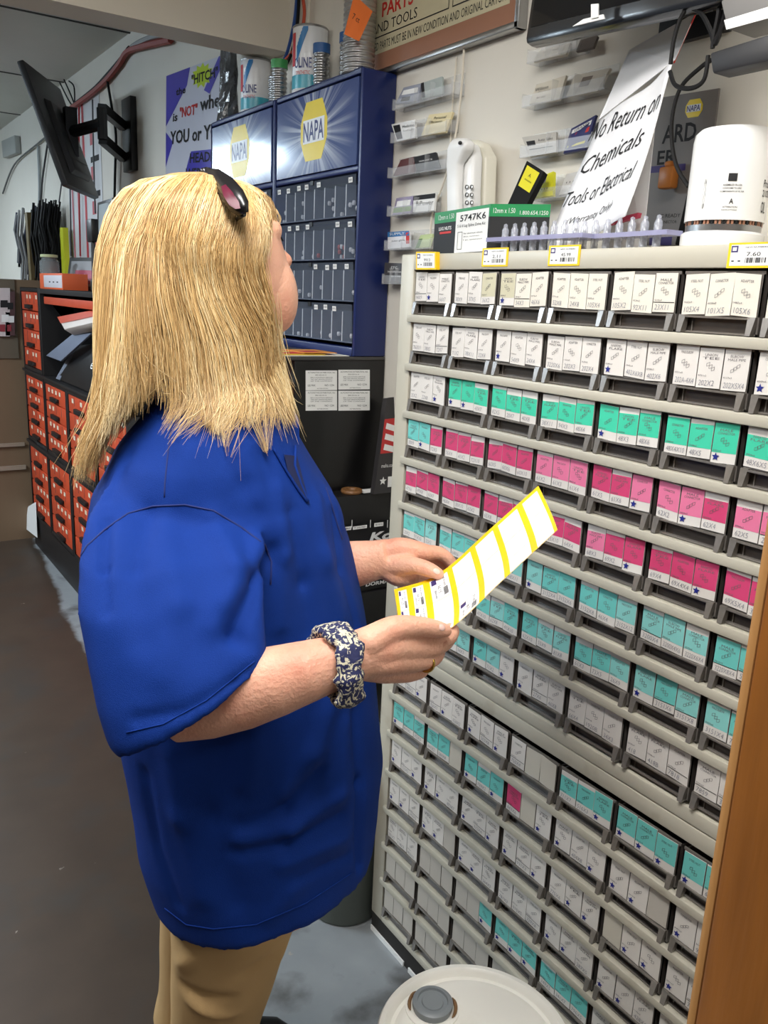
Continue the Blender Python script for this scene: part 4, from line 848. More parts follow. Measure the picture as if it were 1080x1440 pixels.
b = MB(); b.slab(q, .06, M_black); b.patch(q, L_(120, 126, 140), .0, .0, .12, 1, .001); q3 = [P(62, 500, 0, 1.02), P(70, 505, 0, 1.0), P(128, 462, 0, 1.05), P(113, 460, 0, 1.08)]; b.text(q, 'eO', M_white, .75, .45, .95, .65, .002)
b.build('black_clamshell', label='black clamshell pack with white letters, in the open shelf case beside the hair', cat='pack', bevel=.006)
b = MB(); b.slab([P(64, 500, 0, .975), P(85, 508, 0, .975), P(130, 467, 0, 1.0), P(112, 461, 0, 1.0)], .012, L_(116, 124, 142)); b.build('clear_package', label='shiny grey blister package with a dark window in the open shelf case', cat='package', bevel=.004)
# on top of the top tier
b = MB(); q = plane_q([(58, 403), (90, 404), (90, 384), (57, 383)], 0, .99); z0 = 1.4788; b.bb((.985, q[1].y, z0), (1.10, q[0].y, z0 + .075), mat('carton_orange', (222, 96, 50), .5)); q = [V((.9845, q[0].y - .09, z0 + .008)), V((.9845, q[1].y + .01, z0 + .008)), V((.9845, q[1].y + .01, z0 + .066)), V((.9845, q[0].y - .09, z0 + .066))]; b.slab(q, .0004, L_(205, 200, 205)); b.text(q, '- - -', M_ink, .3, .4, .8, .5); b.build('orange_carton', label='small orange carton with a white label on top of the cabinets', cat='carton', bevel=.002)
c = V((1.03, P(70, 382, 0, 1.03).y, z0 + .0755)); b = MB(); b.lathe(c, [(.045, 0), (.047, .01), (.047, .06), (.036, .07), (.036, .08)], mat('jar_glass', (150, 155, 155), .1, alpha=.55), 24); o = b.build('glass_jar', smooth=True, label='glass jar with a pale green lid on the orange carton', cat='jar'); b = MB(); b.lathe(c + V((0, 0, .08)), [(.042, 0), (.042, .012), (.03, .014)], L_(190, 196, 150), 24); b.build('lid', o, smooth=True)
q = [P(92, 402, 0, 1.13), P(133, 404, 0, 1.13), P(135, 362, 0, 1.18), P(98, 362, 0, 1.18)]; q[0].z = q[1].z = z0 + .001
b = MB(); b.slab(q, .012, L_(60, 62, 62)); b.patch(q, L_(150, 150, 152), .1, .12, .92, .88, .001); b.patch(q, L_(180, 80, 100), .3, .2, .9, .6, .002); b.star(q, M_white, .65, .35, .03, .003); b.build('picture_frame', label='dark picture frame with a pink picture standing on the cabinets', cat='picture frame', bevel=.002)
root = empty('work_light', P(133, 402, 0, 1.0), 'slim black upright work light beside the picture frame', 'work light'); pz = P(135, 400, 0, 1.0); 
b = MB(); b.tube([V((1.0, pz.y, z0 + .001)), V((1.0, pz.y + .02, z0 + .2))], [.016, .009], M_black); b.build('stem', root, smooth=True); b = MB(); b.bb((.985, pz.y - .02, z0 + .2), (1.015, pz.y + .06, z0 + .29), M_black); b.build('head', root, bevel=.005)
b = MB(); q = plane_q([(136, 352), (160, 352), (158, 278), (137, 285)], 0, 1.24); b.slab(q, .015, M_black); b.patch(q, L_(172, 180, 182), .12, .06, .9, .94, .001); b.build('wall_frame', label='narrow black framed picture on the wall behind the hair', cat='picture frame', bevel=.002)
b = MB(); b.bb((.98, 3.3, z0), (1.2, 3.72, z0 + .05), M_black); b.build('black_case', label='low black case lying on top of the cabinets beside the head', cat='case', bevel=.008)

# partition, far clutter
M_part = mat('brown_panel', (116, 94, 72), .6, var=.2, scale=6, stretch=(1, 1, .25)); b = MB(); b.bb((-1.2, 5.26, 0), (1.296, 5.30, 1.52), M_part); 
part = b.build('partition_panel', label='brown wooden partition at the far end of the aisle', cat='partition')
b = MB(); b.bb((-1.2, 5.245, .43), (.966, 5.2595, .455), L_(150, 134, 118)); b.bb((-1.2, 5.245, .57), (.966, 5.2595, .59), L_(150, 134, 118)); b.build('batten', part)
b = MB(); b.bb((-1.2, 5.252, 1.08), (.966, 5.2595, 1.52), L_(100, 90, 76)); 
b.build('pegboard', part)
for i, (x, y, w_, h_, c, lab) in enumerate(((4, 405, 15, 68, (206, 196, 196), 'white carded tool hanging on the pegboard, leftmost'), (15, 410, 11, 62, (86, 60, 62), 'maroon and white carded tool hanging nearer the orange cabinets'))):
    q = plane_q([(x - 7, y + h_), (x + w_ - 5, y + h_), (x + w_ - 5, y), (x - 7, y)], 1, 5.235); b = MB(); b.slab(q, .01, L_(*c)); b.patch(q, L_(140, 50, 60), .15, .1, .6, .25, .002); b.patch(q, M_white, .3, .3, .9, .45, .002); b.patch(q, M_ink, .2, .6, .8, .75, .002); b.build('carded_tool', label=lab, cat='tool pack', group='carded tools on the pegboard')
M_dk = mat('dark_clutter', (38, 34, 36), .5)
shf = empty('far_shelf', (.6, 5.45, 1.52), 'dark shelf of stock above the far partition', 'shelf')
for k, z_ in enumerate((1.522, 1.66, 1.82)): b = MB(); b.bb((.1, 5.27, z_), (.86, 5.7, z_ + .02), M_dk); b.build('shelf_board', shf)
b = MB(); b.bb((.1, 5.68, 1.5422), (.86, 5.7, 1.98), M_dk); b.build('back_board', shf)
for k, (x0, x1, z_, h, c, lab) in enumerate(((.62, .84, 1.543, .09, (50, 46, 46), 'dark box at the bottom of the far shelf'), (.55, .86, 1.843, .02, (190, 178, 90), 'yellow level lying on the far shelf'), (.6, .8, 1.681, .11, (44, 38, 40), 'dark box in the middle of the far shelf'), (.58, .78, 1.865, .16, (70, 40, 44), 'dark red coil pack on top of the far shelf'))):
    b = MB(); b.bb((x0, 5.3, z_), (x1, 5.5, z_ + h), L_(*c)); b.build(('box', 'spirit_level', 'box', 'coil_pack')[k], label=lab, cat=('box', 'level', 'box', 'coil')[k], bevel=.006)
b = MB(); b.lathe((.93, 5.12, .001), [(.10, 0), (.0, .21)], M_white, 24); b = MB(); b.slab([P(29, 738, 0, .95), P(52, 756, 0, .95), P(50, 706, 0, .965), P(40, 712, 0, .965)], .002, M_white); b.build('paper_funnel', label='white paper sheet curled against the base of the orange cabinets', cat='paper')
# cables on the wall, hanging harness, posters
q = plane_q([(92, 372), (137, 372), (137, 240), (92, 250)], 0, WX - .004); q[0].z = q[1].z; 
q = [V((WX - .003, 5.3, 1.5)), V((WX - .003, 4.62, 1.5)), V((WX - .003, 4.62, 2.45)), V((WX - .003, 5.3, 2.45))]
b = MB(); b.slab(q, .002, L_(214, 214, 216)); 
for k in range(5): b.patch(q, M_ink, .72, .12 + k * .18, .95, .15 + k * .18, .001); b.patch(q, L_(190, 80, 90), .72, .03 + k * .18, .82, .10 + k * .18, .001)
for u_, wd_ in ((.1, .05), (.28, .03), (.5, .06)): b.patch(q, L_(206, 120, 130) if u_ != .5 else L_(196, 60, 70), u_, 0, u_ + wd_, 1, .001)
b.build('wall_chart', label='tall white chart with red stripes and black headings on the wall', cat='chart')
rr = random.Random(11); b = MB()
for k in range(130):
    y = (5.36 + rr.random() * .42) if k < 100 else (5.85 + rr.random() * .4); x = WX - .03 - rr.random() * .1; zt = 1.94 + rr.uniform(-.03, .04); L0 = rr.uniform(.3, .48); w1 = rr.uniform(-.05, .05)
    b.tube([V((x, y, zt)), V((x - .02, y + w1 * .4, zt - L0 * .35)), V((x, y + w1, zt - L0 * .7)), V((x - .01, y + w1 * .6, zt - L0))], rr.choice((.004, .006, .008)), M_blk if k < 85 else rr.choice((L_(60, 66, 84), L_(150, 150, 150), M_blk)), 5)
b.tube([V((WX - .13, 5.75, 1.92)), V((WX - .13, 5.72, 1.45))], .03, L_(130, 112, 70), 8)
b.build('hanging_harnesses', label='thick bunch of black wiring harnesses and hoses hanging on the wall', cat='wiring', kind='stuff')
b = MB(); b.bb((WX - .06, 5.24, 1.5), (WX - .03, 5.31, 1.82), L_(206, 212, 40)); b.build('yellow_strip', label='bright yellow green strip hanging beside the wiring harnesses', cat='strip')
for (pts, r, m, lab) in (([(4, 272), (20, 232), (52, 203), (78, 182), (96, 168)], .006, L_(90, 92, 90), 'grey cable clipped along the top of the far wall'),
    ([(50, 372), (56, 300), (60, 250), (68, 195)], .006, L_(60, 60, 62), 'dark cable hanging straight down left of the chart'),
    ([(54, 205), (56, 260), (55, 300)], .01, L_(160, 165, 165), 'pale conduit left of the dark cable')):
    cable([P(x, y, 0, WX - .015) for x, y in pts], r, m, lab)
for (pts, r, m, lab) in (([(100, 152), (128, 132), (150, 112), (168, 90), (180, 72), (205, 64), (240, 56)], .014, L_(150, 60, 50), 'red cable bundle running along the ceiling corner'),
    ([(104, 148), (132, 126), (152, 105), (170, 84), (182, 68)], .012, M_blk, 'black cable bundle beside the red one in the ceiling corner'),
    ([(186, 66), (200, 58), (225, 50), (262, 52)], .012, L_(150, 150, 150), 'grey foil wrapped cable at the ceiling corner'),
    ([(150, 108), (157, 150), (163, 190), (162, 235), (161, 280)], .006, M_blk, 'black cable hanging behind the television arm'),
    ([(111, 150), (111, 260), (113, 360)], .005, L_(170, 50, 56), 'red cable hanging down over the wall chart'),
    ([(130, 140), (132, 240), (134, 300)], .004, L_(70, 70, 72), 'thin grey cable right of the red one'),
    ([(83, 285), (96, 200), (99, 290), (100, 360)], .004, L_(60, 60, 66), 'thin dark cable left of the red one'),
    ([(84, 116), (96, 140), (104, 152)], .004, M_blk, 'thin black wire sprouting above the television'),
    ([(90, 112), (99, 132), (106, 150)], .004, M_blk, 'second thin black wire sprouting above the television'),
    ([(97, 114), (104, 122), (105, 145)], .004, M_blk, 'hooked black wire sprouting above the television')):
    cable([P(x, y, 0, WX - .02) for x, y in pts], r, m, lab)
for (pts, m, lab) in (([(418, -12), (414, 30), (405, 70), (396, 92)], L_(40, 80, 150), 'blue cable hanging beside the beam over the tins'), ([(424, -12), (428, 20), (420, 60), (398, 88)], L_(200, 80, 50), 'orange cable hanging beside the beam over the tins'),
    ([(421, -12), (418, 35), (411, 72), (400, 96)], M_blk, 'black cable hanging beside the beam over the tins'), ([(436, -12), (434, 20), (432, 52)], M_cord, 'cream cable hanging behind the nearer tin')):
    cable([P(x, y, 0, WX - .02) for x, y in pts], .005, m, lab)
# junction box
b = MB(); q = plane_q([(4, 222), (22, 215), (20, 190), (2, 198)], 0, WX - .04); b.slab(q, .036, L_(170, 172, 168)); b.build('junction_box', label='small grey box on the wall at the left edge', cat='junction box', bevel=.004)
# banner
q = plane_q([(233, 262), (336, 262), (322, 74), (234, 107)], 0, WX - .006)
b = MB(); b.slab(q, .001, mat('banner_print', (206, 208, 222), .35, var=.03)); M_pur = mat('banner_purple', (78, 72, 178), .35)
def poly(pts, m, l=.0006): b.add([bil(q, *t) + V((-l, 0, 0)) for t in pts], [tuple(range(len(pts)))], m)
poly([(0, .55), (0, 1), (.42, 1.0), (.36, .86)], M_pur); poly([(.62, .78), (.86, 1.0), (.98, 1.0), (.70, .74)], M_pur); poly([(0, .18), (.12, .4), (0, .5)], M_pur); poly([(.25, 0), (.4, .3), (1, .3), (1, 0)], M_pur)
M_lime = mat('lime_burst', (190, 214, 50), .4)
def starb(cu, cv, ru, rv):
    pts = []
    for k in range(22): a = k * math.pi / 11; s = 1 if k % 2 else .68; pts.append((cu + ru * s * math.cos(a), cv + rv * s * math.sin(a)))
    b.add([bil(q, *t) + V((-.0009, 0, 0)) for t in [(cu, cv)] + pts], [(0, i + 1, (i + 1) % 22 + 1) for i in range(22)], M_lime)
starb(.6, .9, .17, .1)
for st, m, u0, v0, u1, v1 in (('the', M_ink, .18, .80, .34, .86), ('"HITCH"', M_ink, .44, .85, .84, .93), ('is', M_ink, .12, .58, .2, .65), ('"NOT"', M_red, .24, .60, .52, .69), ('where', M_ink, .56, .62, .98, .73), ('YOU or YOUR', M_ink, .08, .38, 1.0, .50), ('HEADLAMPS', M_ink, .38, .20, 1.1, .285), ('WERE DEEMED', M_ink, .32, .07, 1.1, .155)):
    b.text(q, st, m, u0, v0, min(u1, .995), v1, .0014, bold=.025, shear=.1)
b.build('wall_banner', label='purple and white wall banner about a hitch, with a lime burst', cat='banner')
# television on its arm, seen from behind
A = D(32, 83, 3.40); B = D(90, 257, 3.47); wdir = (D(459, 430, 1) - CAMP); wdir = V((wdir.x, wdir.y, 0)).normalized()
hd = (B - A); hd = hd - wdir * hd.dot(wdir); Cc = A + hd; wid = .50
tv = empty('television', A + wdir * wid / 2 + hd / 2, 'black flat television on a wall arm, seen from behind and tilted down', 'television')
q = [Cc, Cc + wdir * wid, A + wdir * wid, A]
n = (q[1] - q[0]).cross(q[3] - q[0]).normalized()
if n.x < 0: q = [q[1], q[0], q[3], q[2]]; n = -n
M_tv = mat('television_back', (36, 35, 36), .45, var=.15, scale=8, stretch=(1, 1, 4))
b = MB(); b.slab(q, .028, M_tv); b.build('panel', tv, bevel=.006)
qi = [bil(q, .22, .12), bil(q, .8, .12), bil(q, .8, .75), bil(q, .22, .75)]
b = MB(); b.hexa([p + n * .022 for p in [bil(qi, .05, .05), bil(qi, .95, .05), bil(qi, .95, .95), bil(qi, .05, .95)]] + [p for p in qi], M_tv)
for k in range(3): b.add([bil(qi, *t) + n * .0235 for t in ((.1, .2 + k * .25), (.9, .2 + k * .25), (.9, .215 + k * .25), (.1, .215 + k * .25))], [(0, 1, 2, 3)], M_seam)
b.build('rear_housing', tv, bevel=.004)
mc_ = bil(q, .5, .5) + n * .03; b = MB(); b.box(mc_, (.05, .05, .2), M_black); jt = P(143, 152, 0, 1.12); jb = P(143, 197, 0, 1.12); jb.x = jt.x; jb.y = jt.y; jn = (jt + jb) / 2
b.tube([mc_, jn], .026, M_black); b.tube([jb, jt], .022, M_black)
wa = P(174, 178, 0, WX - .03); wb = P(174, 222, 0, WX - .03)
b.tube([jt, wa], .026, M_black, 4); b.tube([jb, wb], .026, M_black, 4); b.build('arm', tv)
b = MB(); b.bb((WX - .03, 4.04, 2.02), (WX - .001, 4.17, 2.33), M_black); b.build('wall_plate', tv, bevel=.003)

# ------------------------------------------------------------------ bucket and post
BC = V((.75, .79, 0)); BZ = .385; BR = .150
root = empty('plastic_bucket', BC, 'white plastic bucket with a lid and grey spout cap in the foreground', 'bucket')
M_bu = mat('bucket_plastic', (232, 231, 224), .4, var=.04, scale=8); M_lid = mat('lid_plastic', (238, 236, 228), .38, var=.05, scale=6, rgb2=(206, 200, 186), rgbf=.74)
b = MB(); b.lathe(BC, [(.130, 0), (.134, .004), (.142, .30), (.149, .302), (.149, .31), (.144, .312), (.145, BZ - .015)], M_bu, 64); b.build('pail', root, smooth=True)
b = MB(); b.lathe(BC, [(BR + .002, BZ - .03), (BR + .005, BZ - .028), (BR + .005, BZ - .003), (BR + .002, BZ + .002), (BR - .006, BZ + .003), (BR - .010, BZ), (BR - .014, BZ - .009), (BR - .02, BZ - .010), (BR - .028, BZ - .004), (BR - .034, BZ - .003), (.0, BZ - .003)], M_lid, 96); b.build('lid', root, smooth=True)
sp = P(608, 1416, 2, BZ); sc = V((sp.x, sp.y, BZ - .003)); M_spg = mat('spout_grey', (128, 134, 138), .4); M_rust = mat('spout_rust', (124, 92, 60), .6, var=.4, scale=90)
b = MB(); b.lathe(sc, [(.044, .0004), (.044, .0025), (.037, .0035), (.036, .001)], M_lid, 40); b.build('spout_collar', root, smooth=True)
b = MB(); b.lathe(sc, [(.031, .001), (.033, .008), (.033, .014), (.029, .017), (.025, .017), (.024, .013), (.018, .0125), (.017, .0145), (0, .0145)], M_spg, 40); b.build('spout_cap', root, smooth=True, label='grey screw cap of the spout')
b = MB()
for a0 in (100, 290): b.tube([sc + V((math.cos(math.radians(a0 + k * 9)) * .038, math.sin(math.radians(a0 + k * 9)) * .038, .006)) for k in range(8)], [.001, .0025, .003, .003, .003, .003, .0025, .001], M_rust, 6)
b.build('spout_bail', root, smooth=True, label='rusty wire bail')
M_wood = mat('varnished_wood', (156, 96, 34), .35, var=.0, scale=2.6, rgb2=(104, 60, 18), rgbf=.5, stretch=(5, 5, .5), bump=.15, bscale=14, coat=.2)
M_wood2 = mat('lit_wood_edge', (168, 122, 72), .4, var=.15, scale=5, stretch=(5, 5, .4))  # lit narrow side of the post, put into a paler wood colour
root = empty('wooden_post', (.53, .15, 0), 'varnished wooden post in the right foreground', 'post')
b = MB(); b.bb((.503, .02, 0), (.545, .294, 2.1), M_wood); b.build('post_face', root, bevel=.003)
b = MB(); b.bb((.504, .2942, 0), (.545, .302, 2.1), M_wood2); b.build('edge_strip', root, bevel=.003, label='edge strip painted paler as if lit')
# ------------------------------------------------------------------ the person
AN = math.radians(-20); PO = V((.50, 1.10, 0)); PU = V((math.cos(AN), math.sin(AN), 0)); PV = V((-math.sin(AN), math.cos(AN), 0))
def PL(u, v, z): return PO + PU * u + PV * v + V((0, 0, z))
person = empty('person', (.50, 1.10, 0), 'blonde person in a royal blue polo shirt and khaki trousers reading a label sheet', 'person')
def from_mb(b, voxel, smooth_it, name, m, disp=None, sfac=.5):
    me = b.mesh(name); bm = bmesh.new(); bm.from_mesh(me); bmesh.ops.recalc_face_normals(bm, faces=bm.faces); bm.to_mesh(me); bm.free()
    o = bpy.data.objects.new(name, me); COL.objects.link(o)
    md = o.modifiers.new('r', 'REMESH'); md.mode = 'VOXEL'; md.voxel_size = voxel; md.adaptivity = 0
    if smooth_it: s = o.modifiers.new('s', 'SMOOTH'); s.factor = sfac; s.iterations = smooth_it
    dg = bpy.context.evaluated_depsgraph_get(); ev = o.evaluated_get(dg); m2 = bpy.data.meshes.new_from_object(ev)
    bpy.data.objects.remove(o); m2.materials.clear(); m2.materials.append(m)
    if disp:
        m2.update(); co = [v.co.copy() for v in m2.vertices]; no = [v.normal.copy() for v in m2.vertices]
        for i, v in enumerate(m2.vertices): v.co = co[i] + no[i] * disp(co[i])
    m2.polygons.foreach_set('use_smooth', [True] * len(m2.polygons)); m2.update()
    o = bpy.data.objects.new(name, m2); COL.objects.link(o); return o
def adopt(o, par=None):
    par = par or person; o.parent = par; o.matrix_parent_inverse = Matrix.Translation(-V(par.location)); return o
def ering(c, e1, e2, a, bb_, n=28, p=2.0):
    out = []
    for j in range(n):
        t = 2 * math.pi * j / n; cs, sn = math.cos(t), math.sin(t)
        out.append(V(c) + e1 * a * math.copysign(abs(cs) ** (2 / p), cs) + e2 * bb_ * math.copysign(abs(sn) ** (2 / p), sn))
    return out
def chain(b, pts, rs, m, n=14, sub=5, flat=None):
    """tapered limb through joints with rounded ends"""
    pts = [V(p) for p in pts]; P2 = []; R2 = []
    for i in range(len(pts) - 1):
        p0, p1, p2, p3 = pts[max(i - 1, 0)], pts[i], pts[i + 1], pts[min(i + 2, len(pts) - 1)]
        for k in range(sub):
            t = k / sub; P2.append(.5 * ((2 * p1) + (p2 - p0) * t + (2 * p0 - 5 * p1 + 4 * p2 - p3) * t * t + (3 * p1 - p0 - 3 * p2 + p3) * t ** 3)); R2.append(rs[i] * (1 - t) + rs[i + 1] * t)
    P2.append(pts[-1]); R2.append(rs[-1])
    d0 = (P2[0] - P2[1]).normalized(); d1 = (P2[-1] - P2[-2]).normalized(); r0 = R2[0]; r1 = R2[-1]
    head = [(P2[0] + d0 * r0 * s, r0 * math.sqrt(1 - s * s)) for s in (.97, .85, .6, .3)]; tail = [(P2[-1] + d1 * r1 * s, r1 * math.sqrt(1 - s * s)) for s in (.3, .6, .85, .97)]
    P2 = [h[0] for h in head] + P2 + [h[0] for h in tail]; R2 = [h[1] for h in head] + R2 + [h[1] for h in tail]
    b.tube(P2, R2, m, n)
def skin_mat():
    m = mat('skin', (226, 172, 146), .48, var=.0, scale=16, rgb2=(212, 146, 122), rgbf=.60, bump=.35, bscale=220, sub=.12, spec=.4)
    nt = m.node_tree; N = nt.nodes; L = nt.links; b = N['Principled BSDF']
    for l in list(b.inputs['Base Color'].links): src = l.from_socket; L.remove(l)
    ge = N.new('ShaderNodeTexCoord'); n = N.new('ShaderNodeTexNoise'); n.inputs['Scale'].default_value = 55; n.inputs['Detail'].default_value = 4; L.new(ge.outputs['Object'], n.inputs['Vector'])
    r = N.new('ShaderNodeValToRGB'); r.color_ramp.elements[0].position = .70; r.color_ramp.elements[1].position = .84; L.new(n.outputs[0], r.inputs[0])
    mx = N.new('ShaderNodeMix'); mx.data_type = 'RGBA'; L.new(r.outputs[0], mx.inputs[0]); L.new(src, mx.inputs[6]); mx.inputs[7].default_value = (*lin((176, 84, 66)), 1); L.new(mx.outputs[2], b.inputs['Base Color'])
    return m
M_skin = skin_mat()
# ---- shirt
M_sh = mat('polo_fabric', (14, 49, 126), .8, var=.04, scale=40, bump=.25, bscale=900, spec=.15)
M_shd = mat('polo_thread', (12, 32, 96), .8)
RINGS = [  # z, half width, cu, a
 (.585, .205, .030, .178), (.67, .208, .022, .190), (.80, .212, .016, .198), (.88, .214, .006, .200), (.96, .214, -.006, .201), (1.04, .212, -.020, .198),
 (1.10, .208, -.031, .194), (1.16, .205, -.038, .187), (1.22, .20, -.042, .170), (1.28, .185, -.046, .135), (1.32, .165, -.042, .108), (1.355, .13, -.038, .090), (1.385, .095, -.035, .080), (1.41, .075, -.033, .072)]
b = MB(); rg = []
for (z, hb, cu, a) in RINGS: rg.append(ering(PL(cu, 0.0, z), PU, PV, a, hb, 48, 2.25))
# the hem rises towards the front of the far side
for i, fz in ((0, 1.0), (1, .45)):
    for p in rg[i]:
        d = p - PO; uu = d.dot(PU); vv = d.dot(PV); p.z += fz * (max(0, (uu + .10) / .30)) * (.165 if vv > -.1 else .075)
b.rings(rg, M_sh)
# near sleeve
def sleeve(secs, t0=0):
    rr_ = []
    for (c, a, bb_, tilt, yaw) in secs:
        e1 = PU * math.cos(tilt) + V((0, 0, 1)) * math.sin(tilt); e2 = (PV * math.cos(yaw) + V((0, 0, 1)) * math.sin(yaw)).normalized()
        rr_.append(ering(c, e1, e2, a, bb_, 28, 2.1))
    b.rings(rr_, M_sh)
sleeve([(D(262, 640, 1.13), .06, .055, 0, .6), (D(252, 668, 1.09), .085, .065, .03, .5), (D(248, 712, 1.05), .105, .068, .06, .35), (D(244, 765, 1.01), .112, .066, .12, .25),
        (D(243, 825, .985), .110, .062, .2, .15), (D(248, 885, .97), .106, .058, .32, .08), (D(257, 940, .962), .104, .058, .45, 0), (D(266, 980, .960), .103, .058, .55, 0), (D(269, 990, .960), .101, .057, .57, 0)])
sleeve([(PL(-.03, .12, 1.33), .06, .05, 0, -.6), (PL(-.03, .17, 1.30), .085, .06, 0, -.4), (PL(-.02, .21, 1.22), .09, .065, .1, -.2), (PL(0, .225, 1.10), .085, .06, .3, 0), (PL(.03, .22, 1.02), .08, .055, .5, 0)])
# bust
b.sphere(PL(.048, -.07, 1.185), (.088, .08, .085), M_sh, 20, 14); b.sphere(PL(.040, .085, 1.19), (.085, .08, .085), M_sh, 20, 14)
def folds_fn(fl):
    fl = [(V(a), V(c), w, d) for a, c, w, d in fl]
    def f(p):
        s = 0
        for a, c, w, d in fl:
            ab = c - a; t = max(0, min(1, (p - a).dot(ab) / ab.length_squared)); q = (p - (a + ab * t)).length
            if q < 3 * w: s += d * math.exp(-(q / w) ** 2) * (math.sin(math.pi * min(1, max(0, .08 + .84 * t))) ** .6)
        return s + .0012 * math.sin(p.x * 31 + p.z * 17) * math.sin(p.y * 27 - p.z * 13)
    return f
FO = [
 (D(384, 770, 1.06), D(425, 930, 1.03), .016, -.014), (D(360, 800, 1.0), D(330, 890, .95), .014, -.010), (D(392, 790, 1.06), D(398, 880, 1.03), .012, .010),
 (D(300, 730, 1.0), D(322, 850, .93), .012, .006), (D(335, 740, 1.0), D(350, 830, .96), .010, -.006), (D(205, 720, 1.0), D(185, 860, .95), .014, .004), (D(150, 740, 1.02), D(150, 850, .99), .007, -.008),
 (D(445, 1080, 1.03), D(395, 1150, 1.0), .016, -.010), (D(470, 1130, 1.04), D(350, 1175, 1.0), .014, .009), (D(480, 1170, 1.06), D(370, 1215, 1.02), .014, -.009), (D(460, 1010, 1.04), D(430, 1110, 1.02), .015, .010),
 (D(455, 1210, 1.07), D(330, 1235, 1.03), .016, .006), (D(240, 1080, 1.02), D(270, 1250, 1.02), .018, .006), (D(200, 1090, 1.06), D(215, 1200, 1.06), .014, -.006), (D(330, 1080, 1.0), D(320, 1200, 1.0), .02, -.006),
 (D(420, 700, 1.12), D(450, 860, 1.08), .014, -.006), (D(450, 690, 1.13), D(480, 830, 1.1), .012, -.007), (D(400, 660, 1.1), D(405, 760, 1.07), .014, .007), (D(500, 900, 1.12), D(505, 1060, 1.12), .016, -.008), (D(475, 880, 1.08), D(470, 980, 1.07), .016, .008),
 (D(190, 1010, .95), D(345, 965, .9), .006, -.004), (D(300, 600, 1.1), D(350, 690, 1.08), .02, -.004), (D(505, 1110, 1.12), D(508, 1230, 1.1), .014, -.010)]
shirt0 = from_mb(b, .006, 7, 'polo_shirt', M_sh)
bvh = BVHTree.FromPolygons([v.co.copy() for v in shirt0.data.vertices], [tuple(p.vertices) for p in shirt0.data.polygons])
def on(px, py, off=0.0):
    r = (D(px, py, 1) - CAMP).normalized(); h = bvh.ray_cast(CAMP, r)
    return (h[0] + h[1] * off) if h[0] is not None else None
# drape folds: creases that lie on the cloth between two points, (x0, y0, x1, y1, width, depth)
FOLDS = [(384, 775, 362, 812, .011, -.012), (362, 812, 328, 892, .010, -.014), (328, 892, 345, 905, .010, -.008), (350, 800, 322, 850, .012, .008), (300, 728, 330, 800, .012, .007), (330, 800, 300, 880, .014, .007), (345, 742, 352, 800, .008, -.006),
 (210, 722, 190, 800, .012, -.005), (190, 800, 200, 900, .014, -.005), (152, 735, 146, 800, .006, -.009), (146, 800, 150, 860, .007, -.007), (232, 740, 250, 850, .016, .006), (250, 850, 230, 950, .016, .005),
 (190, 1012, 262, 1000, .006, -.005), (262, 1000, 330, 960, .006, -.005), (330, 960, 352, 940, .006, -.004),
 (392, 690, 398, 780, .012, .009), (398, 780, 392, 880, .012, .007), (412, 720, 428, 820, .010, -.008), (428, 820, 436, 890, .012, -.006), (446, 700, 458, 790, .012, .006), (470, 720, 480, 800, .008, -.007), (480, 800, 500, 880, .010, -.006), (455, 780, 478, 870, .014, .006),
 (300, 600, 345, 680, .016, -.006), (345, 680, 372, 745, .014, -.006), (372, 640, 392, 720, .014, -.006), (340, 640, 362, 700, .014, .005), (180, 640, 150, 700, .012, -.005), (262, 640, 250, 700, .014, .004),
 (470, 985, 440, 1060, .016, .009), (440, 1060, 400, 1110, .016, .007), (450, 1085, 400, 1140, .010, -.009), (400, 1140, 340, 1160, .012, -.006), (475, 1120, 410, 1165, .012, .009), (410, 1165, 340, 1180, .012, .006), (480, 1150, 400, 1190, .009, -.009), (400, 1190, 330, 1200, .010, -.006), (485, 1180, 400, 1215, .012, .007), (490, 1205, 420, 1235, .008, -.006),
 (500, 1000, 505, 1100, .010, -.008), (505, 1100, 506, 1220, .007, -.012), (485, 1020, 480, 1120, .014, .006), (240, 1060, 255, 1150, .018, .007), (255, 1150, 285, 1260, .018, .006), (205, 1090, 222, 1190, .012, -.006), (222, 1190, 250, 1270, .012, -.006), (310, 1050, 300, 1150, .020, -.006), (360, 1030, 350, 1100, .016, .006), (300, 1150, 330, 1270, .018, -.005), (430, 1230, 380, 1290, .014, .005)]
FO = []
for x0, y0, x1, y1, w_, d_ in FOLDS:
    for k in range(3):
        a_ = on(x0 + (x1 - x0) * k / 3, y0 + (y1 - y0) * k / 3); c_ = on(x0 + (x1 - x0) * (k + 1) / 3, y0 + (y1 - y0) * (k + 1) / 3)
        if a_ is not None and c_ is not None and (a_ - c_).length < .06: FO.append((a_, c_, w_, d_ * .8, k))
def folds2(p):
    s = 0; seen = {}
    for a, c, w, d, k in FO:
        ab = c - a; t = max(0, min(1, (p - a).dot(ab) / max(ab.length_squared, 1e-9))); q = (p - (a + ab * t)).length
        if q < 3 * w: e = d * math.exp(-(q / w) ** 2); key = (w, d); seen[key] = e if abs(e) > abs(seen.get(key, 0)) else seen[key]
    s = sum(seen.values())
    return s + .0016 * math.sin(p.x * 31 + p.z * 17) * math.sin(p.y * 27 - p.z * 13) + .0008 * math.sin(p.x * 60 + p.z * 45 + p.y * 20)
m2 = shirt0.data; co = [v.co.copy() for v in m2.vertices]; no = [v.normal.copy() for v in m2.vertices]
for i, v in enumerate(m2.vertices): v.co = co[i] + no[i] * folds2(co[i])
bm = bmesh.new(); bm.from_mesh(m2); bmesh.ops.smooth_vert(bm, verts=bm.verts, factor=.5, use_axis_x=True, use_axis_y=True, use_axis_z=True); bm.to_mesh(m2); bm.free(); m2.update()
